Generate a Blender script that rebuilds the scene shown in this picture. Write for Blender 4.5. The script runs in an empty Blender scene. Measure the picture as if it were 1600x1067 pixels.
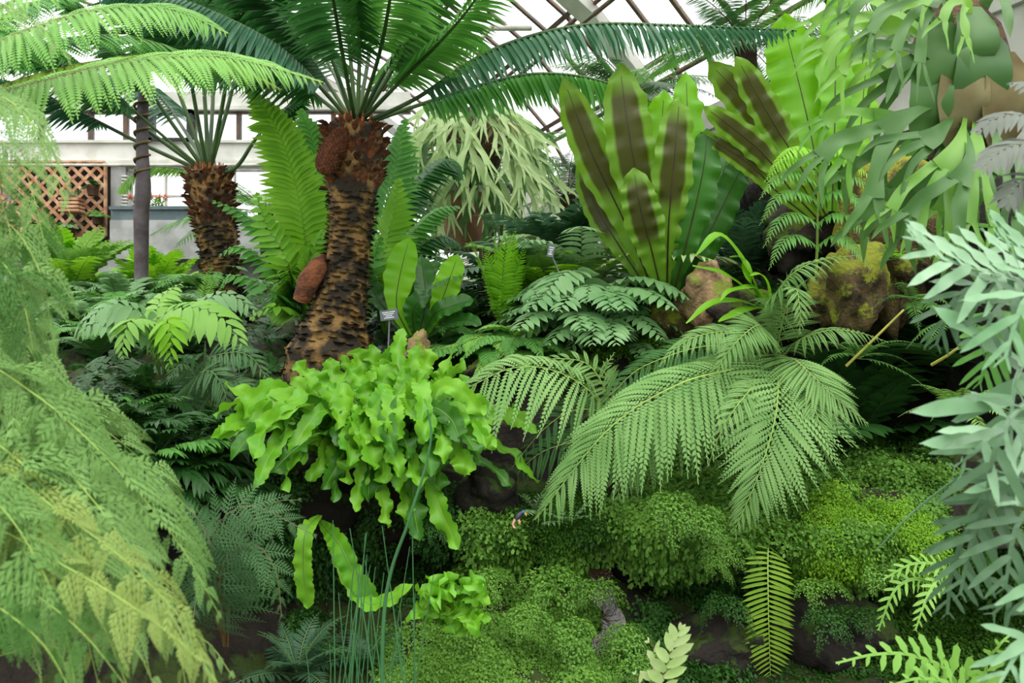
import bpy, bmesh, math, random
import numpy as np
from mathutils import noise, Vector, Matrix
from mathutils.bvhtree import BVHTree

C = bpy.context.scene.collection
SC = bpy.context.scene
# ---------------------------------------------------------------- camera
F, CZ = 1200.0, 1.6                       # focal length in pixels of the 1600 px frame, eye height
cam = bpy.data.objects.new('camera', bpy.data.cameras.new('camera'))
C.objects.link(cam)
cam.location = (0, 0, CZ)
cam.rotation_euler = (math.pi / 2, 0, 0)
cam.data.sensor_width = 36
cam.data.lens = 36 * F / 1600
cam.data.clip_end = 200
cam.data.clip_start = .05
cam.data.dof.use_dof = True
cam.data.dof.focus_distance = 3.9
cam.data.dof.aperture_fstop = 4.5
SC.camera = cam
# ---------------------------------------------------------------- sky and exposure
SC.view_settings.view_transform = 'Standard'
SC.view_settings.look = 'None'
SC.view_settings.exposure = 0.12
SC.view_settings.gamma = 1
SC.view_settings.use_curve_mapping = False
W = bpy.data.worlds.new('overcast_sky')
SC.world = W
W.use_nodes = True
nt = W.node_tree
nt.nodes.clear()
wo = nt.nodes.new('ShaderNodeOutputWorld')
bg = nt.nodes.new('ShaderNodeBackground')
tc = nt.nodes.new('ShaderNodeTexCoord')
sx = nt.nodes.new('ShaderNodeSeparateXYZ')
rp = nt.nodes.new('ShaderNodeValToRGB')
mr = nt.nodes.new('ShaderNodeMapRange')
mr.inputs[1].default_value = -1
mr.inputs[2].default_value = 1
nt.links.new(tc.outputs['Generated'], sx.inputs[0])
nt.links.new(sx.outputs['Z'], mr.inputs[0])
nt.links.new(mr.outputs[0], rp.inputs[0])
cr = rp.color_ramp
cr.elements[0].position = .47
cr.elements[0].color = (.03, .035, .025, 1)
cr.elements[1].position = 1
cr.elements[1].color = (1, .99, .95, 1)
e = cr.elements.new(.52); e.color = (.36, .36, .35, 1)
e = cr.elements.new(.72); e.color = (.65, .65, .64, 1)
bg.inputs['Strength'].default_value = 4.0
nt.links.new(rp.outputs[0], bg.inputs[0])
nt.links.new(bg.outputs[0], wo.inputs[0])
sun = bpy.data.objects.new('hazy_sun', bpy.data.lights.new('hazy_sun', 'SUN'))
C.objects.link(sun)
sun.data.energy = 1.6
sun.data.angle = math.radians(50)
sun.data.color = (1, .98, .93)
sun.rotation_euler = (math.radians(24), math.radians(12), 0)
SC.cycles.use_denoising = True
SC.cycles.max_bounces = 6
SC.cycles.diffuse_bounces = 3
SC.cycles.transmission_bounces = 4
SC.cycles.transparent_max_bounces = 12

# ---------------------------------------------------------------- helpers
def A(*a): return np.array(a, float)
def P(px, py, Y): return A((px - 800) / F * Y, Y, CZ - (py - 533.5) / F * Y)
def lin(c):
    return tuple((v / 255 / 12.92 if v <= 10 else ((v / 255 + .055) / 1.055) ** 2.4) for v in c)
def nrm(v): return v / np.maximum(np.linalg.norm(v, axis=-1, keepdims=True), 1e-9)

M = {}
def nodes(name):
    m = bpy.data.materials.new(name); m.use_nodes = True
    t = m.node_tree; t.nodes.clear()
    return m, t, t.nodes.new('ShaderNodeOutputMaterial')
def leaf(name, c, c2=None, trans=.35, rough=.5, spec=.3, nscale=6, back=None, sori=None, var=.18):
    """leaf tissue: diffuse + light passing through; colour varies with noise and per frond; back = underside colour; sori = brown spore bands on the underside"""
    m, t, o = nodes(name)
    N = t.nodes.new; Lk = t.links.new
    c = lin(c); c2 = lin(c2) if c2 else tuple(v * .55 for v in c)
    nz = N('ShaderNodeTexNoise'); nz.inputs['Scale'].default_value = nscale; nz.inputs['Detail'].default_value = 3
    tco = N('ShaderNodeTexCoord'); Lk(tco.outputs['Object'], nz.inputs['Vector'])
    oi = N('ShaderNodeObjectInfo')
    ad = N('ShaderNodeMath'); ad.operation = 'MULTIPLY_ADD'; ad.inputs[1].default_value = .5; Lk(oi.outputs['Random'], ad.inputs[0])
    nm = N('ShaderNodeMapRange'); nm.inputs[1].default_value = .3; nm.inputs[2].default_value = .7; nm.inputs[3].default_value = -.1; nm.inputs[4].default_value = .6
    Lk(nz.outputs[0], nm.inputs[0]); Lk(nm.outputs[0], ad.inputs[2])
    mx = N('ShaderNodeMix'); mx.data_type = 'RGBA'; mx.inputs[6].default_value = (*c, 1); mx.inputs[7].default_value = (*c2, 1)
    Lk(ad.outputs[0], mx.inputs[0])
    col = mx.outputs[2]
    geo = N('ShaderNodeNewGeometry')
    if back:
        mb_ = N('ShaderNodeMix'); mb_.data_type = 'RGBA'; mb_.inputs[7].default_value = (*lin(back), 1)
        Lk(geo.outputs['Backfacing'], mb_.inputs[0]); Lk(col, mb_.inputs[6]); col = mb_.outputs[2]
    if sori:
        uv = N('ShaderNodeSeparateXYZ'); Lk(tco.outputs['UV'], uv.inputs[0])
        w = N('ShaderNodeMath'); w.operation = 'SUBTRACT'; w.inputs[1].default_value = .5; Lk(uv.outputs['X'], w.inputs[0])
        ab = N('ShaderNodeMath'); ab.operation = 'ABSOLUTE'; Lk(w.outputs[0], ab.inputs[0])
        r1 = N('ShaderNodeMapRange'); r1.inputs[1].default_value = .34; r1.inputs[2].default_value = .27; Lk(ab.outputs[0], r1.inputs[0])
        r2 = N('ShaderNodeMapRange'); r2.inputs[1].default_value = .44; r2.inputs[2].default_value = .52; Lk(uv.outputs['Y'], r2.inputs[0])
        r3 = N('ShaderNodeMapRange'); r3.inputs[1].default_value = .94; r3.inputs[2].default_value = .86; Lk(uv.outputs['Y'], r3.inputs[0])
        wv = N('ShaderNodeTexNoise'); wv.inputs['Scale'].default_value = 60; Lk(tco.outputs['UV'], wv.inputs['Vector'])
        a1 = N('ShaderNodeMath'); a1.operation = 'MULTIPLY'; Lk(r1.outputs[0], a1.inputs[0]); Lk(r2.outputs[0], a1.inputs[1])
        a2 = N('ShaderNodeMath'); a2.operation = 'MULTIPLY'; Lk(a1.outputs[0], a2.inputs[0]); Lk(r3.outputs[0], a2.inputs[1])
        a3 = N('ShaderNodeMath'); a3.operation = 'MULTIPLY'; Lk(a2.outputs[0], a3.inputs[0]); Lk(geo.outputs['Backfacing'], a3.inputs[1])
        a4 = N('ShaderNodeMath'); a4.operation = 'MULTIPLY'; a4.inputs[1].default_value = .9; Lk(a3.outputs[0], a4.inputs[0])
        ms = N('ShaderNodeMix'); ms.data_type = 'RGBA'; ms.inputs[7].default_value = (*lin(sori), 1)
        Lk(a4.outputs[0], ms.inputs[0]); Lk(col, ms.inputs[6]); col = ms.outputs[2]
    pb = N('ShaderNodeBsdfPrincipled'); pb.inputs['Roughness'].default_value = rough
    pb.inputs['Specular IOR Level'].default_value = spec
    Lk(col, pb.inputs['Base Color'])
    tr = N('ShaderNodeBsdfTranslucent')
    hs = N('ShaderNodeHueSaturation'); hs.inputs['Saturation'].default_value = 1.0; hs.inputs['Value'].default_value = 1.2; hs.inputs['Hue'].default_value = .49
    Lk(col, hs.inputs['Color']); Lk(hs.outputs[0], tr.inputs[0])
    ms2 = N('ShaderNodeMixShader'); ms2.inputs[0].default_value = trans
    Lk(pb.outputs[0], ms2.inputs[1]); Lk(tr.outputs[0], ms2.inputs[2]); Lk(ms2.outputs[0], o.inputs[0])
    M[name] = m
def plain(name, c, rough=.6, c2=None, scale=8, bump=0, spec=.4, metal=0, lo=.4, hi=.6, detail=6):
    m, t, o = nodes(name)
    N = t.nodes.new; Lk = t.links.new
    pb = N('ShaderNodeBsdfPrincipled'); pb.inputs['Roughness'].default_value = rough
    pb.inputs['Specular IOR Level'].default_value = spec; pb.inputs['Metallic'].default_value = metal
    c = lin(c); c2 = lin(c2) if c2 else tuple(v * .75 for v in c)
    tco = N('ShaderNodeTexCoord'); nz = N('ShaderNodeTexNoise'); nz.inputs['Scale'].default_value = scale; nz.inputs['Detail'].default_value = detail
    Lk(tco.outputs['Object'], nz.inputs['Vector'])
    mp = N('ShaderNodeMapRange'); mp.inputs[1].default_value = lo; mp.inputs[2].default_value = hi; Lk(nz.outputs[0], mp.inputs[0])
    mx = N('ShaderNodeMix'); mx.data_type = 'RGBA'; mx.inputs[6].default_value = (*c, 1); mx.inputs[7].default_value = (*c2, 1)
    Lk(mp.outputs[0], mx.inputs[0]); Lk(mx.outputs[2], pb.inputs['Base Color'])
    if bump:
        b = N('ShaderNodeBump'); b.inputs['Strength'].default_value = bump; b.inputs['Distance'].default_value = .02
        n2 = N('ShaderNodeTexNoise'); n2.inputs['Scale'].default_value = scale * 4; n2.inputs['Detail'].default_value = 8
        Lk(tco.outputs['Object'], n2.inputs['Vector']); Lk(n2.outputs[0], b.inputs['Height']); Lk(b.outputs[0], pb.inputs['Normal'])
    Lk(pb.outputs[0], o.inputs[0])
    M[name] = m
    return m
def mossy(name, rock, rock2, moss, amount=.5, scale=5, rough=.85):
    """rock with moss in noise patches, more of it on surfaces that face up"""
    m = plain(name, rock, rough, rock2, scale * 2, .8, .25)
    t = m.node_tree; N = t.nodes.new; Lk = t.links.new
    pb = [n for n in t.nodes if n.type == 'BSDF_PRINCIPLED'][0]
    base = [n for n in t.nodes if n.type == 'MIX'][0]
    tco = [n for n in t.nodes if n.type == 'TEX_COORD'][0]
    nz = N('ShaderNodeTexNoise'); nz.inputs['Scale'].default_value = scale; nz.inputs['Detail'].default_value = 8; nz.inputs['Roughness'].default_value = .7
    Lk(tco.outputs['Object'], nz.inputs['Vector'])
    g = N('ShaderNodeNewGeometry'); s = N('ShaderNodeSeparateXYZ'); Lk(g.outputs['Normal'], s.inputs[0])
    ma = N('ShaderNodeMath'); ma.operation = 'MULTIPLY_ADD'; ma.inputs[1].default_value = .16; Lk(s.outputs['Z'], ma.inputs[0]); Lk(nz.outputs[0], ma.inputs[2])
    mp = N('ShaderNodeMapRange'); mp.inputs[1].default_value = .78 - amount * .5; mp.inputs[2].default_value = .86 - amount * .5
    Lk(ma.outputs[0], mp.inputs[0])
    mx = N('ShaderNodeMix'); mx.data_type = 'RGBA'; mx.inputs[7].default_value = (*lin(moss), 1)
    Lk(mp.outputs[0], mx.inputs[0]); Lk(base.outputs[2], mx.inputs[6]); Lk(mx.outputs[2], pb.inputs['Base Color'])

class MB:
    def __init__(s): s.V = []; s.Q = []; s.U = []; s.n = 0
    def add(s, V, Q, U=None):
        V = np.asarray(V, float).reshape(-1, 3)
        s.V.append(V); s.Q.append(np.asarray(Q, int).reshape(-1, 4) + s.n)
        s.U.append(np.zeros((len(V), 2)) if U is None else np.asarray(U, float).reshape(-1, 2)); s.n += len(V)
        return s
    def box(s, lo, hi, R=None, at=None):
        lo = A(*lo); hi = A(*hi)
        V = np.array([[(lo, hi)[i][0], (lo, hi)[j][1], (lo, hi)[k][2]] for i in (0, 1) for j in (0, 1) for k in (0, 1)])
        if R is not None: V = V @ np.asarray(R).T
        if at is not None: V = V + A(*at)
        return s.add(V, [[0, 1, 3, 2], [4, 6, 7, 5], [0, 4, 5, 1], [2, 3, 7, 6], [0, 2, 6, 4], [1, 5, 7, 3]])
    def bar(s, a, b, w, h, up=(0, 0, 1)):
        a = A(*a); b = A(*b); T = nrm(b - a); Y = nrm(np.cross(A(*up), T)); Z = np.cross(T, Y)
        V = [p + Y * w / 2 * i + Z * h / 2 * j for p in (a, b) for i, j in ((-1, -1), (1, -1), (1, 1), (-1, 1))]
        return s.add(V, [[3, 2, 1, 0], [4, 5, 6, 7], [0, 1, 5, 4], [1, 2, 6, 5], [2, 3, 7, 6], [3, 0, 4, 7]])
    def tube(s, p, r, k=6):
        p = np.asarray(p, float); n = len(p); r = np.broadcast_to(np.asarray(r, float), (n,)) if np.ndim(r) < 1 or len(r) == n else np.interp(np.linspace(0, 1, n), np.linspace(0, 1, len(r)), r)
        T = nrm(np.gradient(p, axis=0)); h = A(.31, .23, .92) if abs(T[0][2]) < .9 else A(.9, .3, .1)
        Y = nrm(np.cross(h, T)); Z = np.cross(T, Y)
        a = np.linspace(0, 2 * math.pi, k, endpoint=False)
        V = p[:, None] + r[:, None, None] * (np.cos(a)[None, :, None] * Y[:, None] + np.sin(a)[None, :, None] * Z[:, None])
        i = np.arange(n - 1)[:, None] * k; j = np.arange(k)[None]
        Q = np.stack([i + j, i + (j + 1) % k, i + k + (j + 1) % k, i + k + j], -1).reshape(-1, 4)
        return s.add(V, Q)
    def build(s, name, mat, parent=None, smooth=True):
        V = np.concatenate(s.V); Q = np.concatenate(s.Q); U = np.concatenate(s.U)
        if parent is not None: V = V - BASE.get(parent.name, A(0, 0, 0))
        me = bpy.data.meshes.new(name); m = len(Q)
        me.vertices.add(len(V)); me.vertices.foreach_set('co', V.ravel())
        me.loops.add(4 * m); me.loops.foreach_set('vertex_index', Q.ravel())
        me.polygons.add(m); me.polygons.foreach_set('loop_start', np.arange(0, 4 * m, 4))
        me.polygons.foreach_set('use_smooth', np.full(m, smooth))
        ul = me.uv_layers.new(name='UVMap'); ul.data.foreach_set('uv', U[Q.ravel()].ravel())
        me.update(calc_edges=True)
        me.materials.append(M[mat])
        return link(name, me, parent)
BASE = {}
def link(name, me, parent=None):
    o = bpy.data.objects.new(name, me); C.objects.link(o)
    if parent is not None:
        o.parent = parent
        BASE[o.name] = BASE.get(parent.name, A(0, 0, 0))
    return o
def tag(o, label, cat, group=None, kind=None):
    o['label'] = label; o['category'] = cat
    if group: o['group'] = group
    if kind: o['kind'] = kind
    return o
def thing(name, label, cat, base, group=None):
    o = bpy.data.objects.new(name, None); C.objects.link(o)
    o.empty_display_size = .05
    o.location = tuple(base); BASE[o.name] = np.array(base, float)
    return tag(o, label, cat, group)
def struct(mb, name, mat, smooth=False):
    o = mb.build(name, mat, smooth=smooth); o['kind'] = 'structure'; return o

def spline(ctrl, n):
    c = np.asarray(ctrl, float)
    if len(c) == 2: c = np.array([c[0], (c[0] + c[1]) / 2, c[1]])
    e = np.vstack([2 * c[0] - c[1], c, 2 * c[-1] - c[-2]])
    out = []
    for i in range(len(c) - 1):
        a, b, d, f = e[i:i + 4]; t = np.linspace(0, 1, 24, endpoint=False)[:, None]
        out.append(.5 * (2 * b + (d - a) * t + (2 * a - 5 * b + 4 * d - f) * t * t + (3 * b - a - 3 * d + f) * t ** 3))
    q = np.vstack(out + [c[-1:]])
    s = np.concatenate([[0], np.cumsum(np.linalg.norm(np.diff(q, axis=0), axis=1))])
    u = np.linspace(0, s[-1], n)
    return np.stack([np.interp(u, s, q[:, k]) for k in range(3)], 1)
def frames(p, face):
    T = nrm(np.gradient(p, axis=0))
    f = np.stack([-T[:, 2], 0 * T[:, 0], T[:, 0]], 1) if isinstance(face, str) else np.broadcast_to(np.asarray(face, float), p.shape)
    Y = nrm(np.cross(f, T)); return T, Y, np.cross(T, Y)
PROF = {
    'lance': ([0, .15, .4, .7, .9, 1], [.45, .8, 1, .7, .3, .06]),
    'tri': ([0, .12, .3, .6, .85, 1], [.8, 1, .9, .58, .24, .05]),
    'par': ([0, .1, .25, .75, .92, 1], [.45, .85, 1, .9, .5, .15]),
    'ell': ([0, .2, .5, .8, 1], [.35, .85, 1, .75, .1]),
    'strap': ([0, .12, .35, .6, .85, .95, 1], [.22, .3, .62, 1, .85, .5, .06]),
    'tongue': ([0, .1, .3, .7, .9, .97, 1], [.3, .55, .85, 1, .9, .55, .1]),
    'sword': ([0, .3, .7, 1], [.7, 1, .8, .05]),
}
def prof(k, t): return np.interp(t, *PROF[k])
# leaflet templates: x runs 0..1 along the leaflet, y across, z up; all quads
def t_kite(w=.25, m=.4, z=0): return A([0, 0, 0], [m, -w, z], [1, 0, 0], [m, w, z]).reshape(-1, 3), np.array([[0, 1, 2, 3]])
def t_blade(n=5, w=.1, pr='lance', fold=.15, wave=0):
    x = np.linspace(0, 1, n + 1); ww = prof(pr, x) * w; ww[-1] = w * .04
    V = np.stack([np.stack([x, s * ww, abs(s) * ww * fold * 2 + wave * w * s * np.sin(x * 14)], 1) for s in (-1, 0, 1)], 1).reshape(-1, 3)
    Q = [[3 * i + j, 3 * i + 3 + j, 3 * i + 4 + j, 3 * i + 1 + j] for i in range(n) for j in (0, 1)]
    return V, np.array(Q)
def t_comp(k, sub, sl=.3, pr='lance', ang=(65, 40), st=.06, wing=.012, curl=0):
    """a pinna made of k pairs of smaller leaflets on its own little stalk"""
    Vs, Qs, n = [], [], 0
    sv, sq = sub
    for i, x in enumerate(np.linspace(st, .97, k)):
        for s in (-1, 1):
            xx = min(.99, x + (.5 / k * .6 if s > 0 else 0)); a = math.radians(ang[0] + (ang[1] - ang[0]) * xx) * s; L = sl * float(prof(pr, xx))
            c, d = math.cos(a), math.sin(a)
            V = sv * L; V = np.stack([xx + V[:, 0] * c - V[:, 1] * d, V[:, 0] * d + V[:, 1] * c, V[:, 2] + curl * V[:, 0] ** 2], 1)
            Vs.append(V); Qs.append(sq + n); n += len(V)
    Vs.append(A([0, -wing, 0], [0, wing, 0], [1, wing * .3, 0], [1, -wing * .3, 0]).reshape(-1, 3)); Qs.append(np.array([[0, 3, 2, 1]]) + n)
    return np.vstack(Vs), np.vstack(Qs)
def place(mb, tm, pos, X, N, L, Wd, droop=0, uv=None):
    V, Q = tm; m = len(pos); k = len(V)
    Z = nrm(N - X * (N * X).sum(1, keepdims=True)); Y = np.cross(Z, X)
    x, y, z = (V[:, i][None, :, None] for i in range(3)); L_ = L[:, None, None]
    Pn = pos[:, None] + x * L_ * X[:, None] + y * Wd[:, None, None] * Y[:, None] + z * L_ * Z[:, None]
    Pn[:, :, 2] -= droop * L[:, None] * V[None, :, 0] ** 2
    QQ = (Q[None] + (np.arange(m) * k)[:, None, None]).reshape(-1, 4)
    U = None
    if uv is not None: U = np.stack([np.broadcast_to(V[None, :, 0], (m, k)), np.broadcast_to(uv[:, None], (m, k))], -1)
    mb.add(Pn, QQ, U)
def frond_mb(ctrl, L, n, tm, pr='lance', a=(80, 40), face=(0, 0, 1), lift=0, droop=.12, st=.12, jit=.06, pw=None, rr=.004, seed=0, rk=5, w0=None):
    rg = np.random.default_rng(seed)
    p = spline(ctrl, 40); T, Y, N = frames(p, face); s = np.linspace(0, 1, 40)
    t = np.linspace(st, .985, n); t = np.concatenate([t, np.minimum(.99, t + .5 * (1 - st) / n)]); side = np.repeat([1., -1.], n)[:, None]
    ip = lambda q: np.stack([np.interp(t, s, q[:, k]) for k in range(3)], 1)
    pos, Tt, Yt, Nt = ip(p), nrm(ip(T)), nrm(ip(Y)), nrm(ip(N))
    u = (t - st) / (1 - st)
    ang = np.radians(a[0] + (a[1] - a[0]) * u + rg.normal(0, jit * 60, 2 * n))[:, None]
    lf = math.radians(lift)
    X = nrm(np.cos(ang) * Tt + np.sin(ang) * (side * Yt * math.cos(lf) + Nt * math.sin(lf)) + rg.normal(0, jit, (2 * n, 3)) * .5)
    Nj = nrm(Nt + rg.normal(0, jit * 2, (2 * n, 3)))
    Lp = L * prof(pr, u) * (1 + rg.normal(0, jit, 2 * n))
    Wd = Lp if pw is None else np.full(2 * n, pw) * np.clip(.5 + prof(pr, u), 0, 1)
    b = MB(); place(b, tm, pos, X, Nj, Lp, Wd, droop, u)
    if w0: strip(b, p, Y, N, w0 * np.where(s > st, 1, 0.15) * (1 - .7 * s), 2)
    r = MB().tube(p - N * rr * .5, [rr, rr * .75, rr * .25], rk)
    return b, r
def strip(mb, p, Y, N, w, cols, fold=0, off=None):
    n = len(p); u = np.linspace(-1, 1, cols + 1)
    V = p[:, None] + (u[None, :] * w[:, None])[..., None] * Y[:, None] + (np.abs(u)[None, :] * w[:, None] * fold)[..., None] * N[:, None]
    if off is not None: V = V + off[..., None] * N[:, None]
    i = np.arange(n - 1)[:, None] * (cols + 1); j = np.arange(cols)[None]
    Q = np.stack([i + j, i + cols + 1 + j, i + cols + 2 + j, i + 1 + j], -1).reshape(-1, 4)
    U = np.stack([np.broadcast_to(u * .5 + .5, (n, cols + 1)), np.broadcast_to(np.linspace(0, 1, n)[:, None], (n, cols + 1))], -1)
    mb.add(V, Q, U)
def strap_mb(ctrl, Wd, pr='strap', n=48, cols=8, fold=.15, ruf=.12, rf=9, edge=.06, face=(0, 0, 1), seed=0, mid=.005, crest=0, teeth=0):
    rg = np.random.default_rng(seed)
    p = spline(ctrl, n); T, Y, N = frames(p, face); s = np.linspace(0, 1, n); u = np.linspace(-1, 1, cols + 1)
    w = Wd / 2 * prof(pr, s)
    ph = rg.uniform(0, 6.28, 6); fr = rf * rg.uniform(.8, 1.25, 6)
    def wave(sg): k = 0 if sg < 0 else 3; return (np.sin(6.28 * fr[k] * s + ph[k]) + .6 * np.sin(6.28 * fr[k + 1] * 1.7 * s + ph[k + 1])) / 1.4
    off = np.zeros((n, cols + 1)); ww = np.zeros((n, cols + 1))
    ramp = np.clip(s * 4, 0, 1) + crest * np.clip(s - .6, 0, 1) * 3
    for j, uu in enumerate(u):
        wv = wave(uu)
        off[:, j] = Wd * ruf * wv * abs(uu) ** 1.6 * ramp
        e_ = 1 + edge * np.sin(6.28 * fr[2] * 1.3 * s + ph[2] + (uu > 0) * 2.1) * ramp * abs(uu) + (teeth * np.abs(np.sin(3.14 * (16 + fr[5]) * s + ph[5] + (uu > 0) * 1.3 + 1.5 * np.sin(9 * s + ph[1]))) * abs(uu) ** 3 * ramp if teeth else 0)
        ww[:, j] = e_
    b = MB()
    V = p[:, None] + (u[None] * w[:, None] * ww)[..., None] * Y[:, None] + (np.abs(u)[None] * w[:, None] * fold + off)[..., None] * N[:, None]
    i = np.arange(n - 1)[:, None] * (cols + 1); j = np.arange(cols)[None]
    Q = np.stack([i + j, i + cols + 1 + j, i + cols + 2 + j, i + 1 + j], -1).reshape(-1, 4)
    U = np.stack([np.broadcast_to(u * .5 + .5, (n, cols + 1)), np.broadcast_to(s[:, None], (n, cols + 1))], -1)
    b.add(V, Q, U)
    r = MB().tube(p[:int(n * .95)], [mid, mid * .8, mid * .3], 5) if mid else None
    return b, r
def arch(L, el, g, n=5, bend=0, seed=0):
    """control points of a frond that leaves the origin along +X at elevation el and arches over"""
    s = np.linspace(0, 1, n); c, d = math.cos(math.radians(el)), math.sin(math.radians(el))
    return np.stack([L * s * (c + .35 * g * s * d), L * bend * s * s, L * (d * s - g * s * s)], 1)
def put(root, meshes, az, sc=1, names=('frond', 'stalk'), tilt=0, off=(0, 0, 0)):
    """one frond object (its stalk a child) turned about the plant's axis; mesh data shared between repeats"""
    o = link(names[0], meshes[0], root); o.rotation_euler = (0, tilt, az); o.scale = (sc,) * 3; o.location = off
    if meshes[1]: c = bpy.data.objects.new(names[1], meshes[1]); C.objects.link(c); c.parent = o
    return o
def mesh_of(mb, name, mat):
    o = mb.build(name, mat); me = o.data; bpy.data.objects.remove(o); return me
def bake(b, r, leafm, stalkm, names=('frond', 'stalk')): return (mesh_of(b, names[0], leafm), mesh_of(r, names[1], stalkm) if r and stalkm else None)
# ---------------------------------------------------------------- materials
leaf('tongue', (122, 180, 44), (80, 146, 28), .35, .4, .35, 9)
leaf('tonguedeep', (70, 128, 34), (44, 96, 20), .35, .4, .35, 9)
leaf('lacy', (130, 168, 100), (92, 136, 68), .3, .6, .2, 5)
leaf('lacyshade', (70, 118, 58), (44, 86, 38), .3, .6, .2, 5)  # darker copy of lacy, with shade put into the leaf colour
leaf('nest', (104, 158, 36), (78, 136, 30), .42, .38, .35, 4, back=(106, 150, 40), sori=(62, 54, 18))
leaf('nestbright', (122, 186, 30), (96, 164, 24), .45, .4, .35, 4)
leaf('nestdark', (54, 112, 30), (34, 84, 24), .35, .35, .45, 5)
leaf('cycad', (52, 108, 44), (36, 84, 40), .42, .4, .4, 3)
leaf('cycadblue', (70, 118, 84), (46, 90, 66), .3, .4, .45, 3)
leaf('cycadbright', (128, 184, 48), (98, 160, 40), .45, .45, .3, 3)
leaf('cycadlight', (92, 156, 62), (64, 126, 50), .4, .45, .3, 3)
leaf('treefern', (140, 186, 98), (100, 156, 66), .35, .55, .2, 3)
leaf('treeunder', (96, 140, 24), (110, 138, 30), .4, .55, .2, 3)
leaf('feather', (116, 152, 84), (88, 128, 60), .35, .6, .2, 4)
leaf('featherlight', (130, 164, 98), (100, 140, 72), .35, .6, .2, 4)
leaf('featherolive', (132, 152, 80), (106, 132, 58), .35, .6, .2, 4)
leaf('featherdeep', (74, 120, 48), (52, 92, 32), .35, .6, .2, 4)
leaf('grey', (86, 124, 78), (60, 96, 58), .3, .6, .2, 5)
leaf('blue', (138, 174, 138), (88, 138, 88), .25, .35, .45, 7)
leaf('bluedark', (86, 122, 86), (60, 92, 60), .3, .4, .45, 4)
leaf('stag', (78, 120, 56), (54, 94, 42), .3, .4, .3, 3)
leaf('stagbright', (118, 166, 58), (80, 138, 50), .4, .4, .4, 3)
leaf('stagpale', (176, 198, 142), (146, 176, 108), .3, .5, .3, 3)
leaf('sword', (104, 160, 76), (76, 134, 54), .35, .5, .3, 3)
leaf('swordgrey', (126, 164, 112), (94, 138, 84), .3, .55, .3, 3)
leaf('swordlight', (142, 188, 92), (108, 164, 60), .35, .5, .3, 3)
leaf('dark', (52, 98, 42), (34, 72, 28), .3, .4, .4, 4)
leaf('darkblue', (78, 116, 84), (54, 90, 62), .25, .45, .4, 4)
leaf('holly', (122, 162, 106), (90, 136, 82), .3, .4, .45, 5)
leaf('bright', (132, 190, 40), (94, 160, 24), .4, .45, .3, 4)
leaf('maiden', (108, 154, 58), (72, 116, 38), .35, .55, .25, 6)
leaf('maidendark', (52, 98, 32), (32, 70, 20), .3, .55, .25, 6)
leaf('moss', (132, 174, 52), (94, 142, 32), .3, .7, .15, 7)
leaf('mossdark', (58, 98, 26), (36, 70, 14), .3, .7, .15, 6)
leaf('mauve', (116, 122, 114), (92, 100, 90), .2, .6, .12, 4)
leaf('tan', (122, 118, 84), (92, 80, 52), .2, .8, .1, 9)
leaf('hang', (142, 178, 58), (112, 156, 44), .4, .5, .25, 8)
leaf('pale', (158, 190, 112), (196, 212, 160), .3, .45, .35, 14)
leaf('rush', (70, 120, 74), (50, 96, 56), .1, .5, .3, 4)
plain('stalk_green', (74, 110, 48), .5, (96, 120, 60), 6)
plain('stalk_cycad', (48, 74, 38), .5, (70, 98, 48), 5)
plain('stalk_pale', (140, 166, 72), .5, (118, 146, 60), 6)
plain('stalk_blue', (96, 132, 98), .45, (70, 106, 70), 6)
plain('stalk_dark', (36, 30, 20), .45, (58, 50, 24), 9)
plain('stalk_brown', (110, 96, 52), .6, (84, 62, 36), 9)
plain('stalk_yellow', (168, 160, 76), .6, (136, 140, 60), 9)
plain('fiber', (120, 70, 40), .9, (70, 40, 24), 14, .8)
plain('crownfiber', (176, 112, 70), .9, (120, 66, 38), 20, .8)
plain('conebrown', (122, 74, 46), .85, (90, 50, 30), 40, .6)
plain('bark', (62, 44, 28), .9, (34, 24, 16), 12, .9)
plain('barkochre', (128, 100, 56), .9, (42, 35, 24), 10, .8, lo=.38, hi=.54)
plain('barkdark', (50, 42, 34), .9, (30, 24, 18), 12, .9)
plain('post', (96, 88, 92), .7, (64, 56, 58), 5, .5)
plain('paint', (214, 214, 206), .6, (194, 194, 184), 3)
plain('paintgrey', (168, 170, 168), .6, (140, 142, 138), 3)
plain('iron', (78, 66, 58), .6, (106, 84, 66), 6)
plain('ironwhite', (198, 196, 186), .5, (168, 164, 150), 6)
plain('black', (30, 30, 32), .5)
plain('lattice', (206, 164, 130), .7, (160, 112, 78), 8)
plain('planter', (96, 112, 116), .6, (80, 96, 100), 4)
plain('basket', (92, 66, 44), .9, (58, 42, 30), 20, .9)
plain('terracotta', (150, 108, 84), .8, (120, 84, 64), 6, .3)
plain('tagslate', (92, 100, 106), .5, (82, 90, 96), 4)
plain('tagtext', (225, 228, 230), .5)
plain('steel', (110, 116, 118), .4, None, 5, 0, .5, .5)
plain('flower', (226, 96, 84), .6, (240, 170, 120), 30)
plain('toyblue', (60, 84, 150), .5)
plain('toyyellow', (224, 178, 70), .5)
plain('toydark', (62, 64, 74), .5)
plain('toypink', (222, 170, 150), .5)
plain('wet', (26, 20, 16), .12, (40, 26, 18), 12, .6, .8)
mossy('rock', (52, 46, 40), (24, 21, 18), (70, 84, 22), .55, 4)
mossy('rockdark', (34, 30, 26), (15, 13, 11), (44, 60, 16), .38, 5)
mossy('rockyellow', (88, 74, 46), (40, 33, 22), (116, 122, 36), .6, 7)
mossy('rocktan', (150, 124, 92), (92, 74, 54), (112, 122, 50), .48, 6)
mossy('soil', (30, 24, 18), (14, 11, 8), (40, 54, 16), .4, 4)
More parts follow.
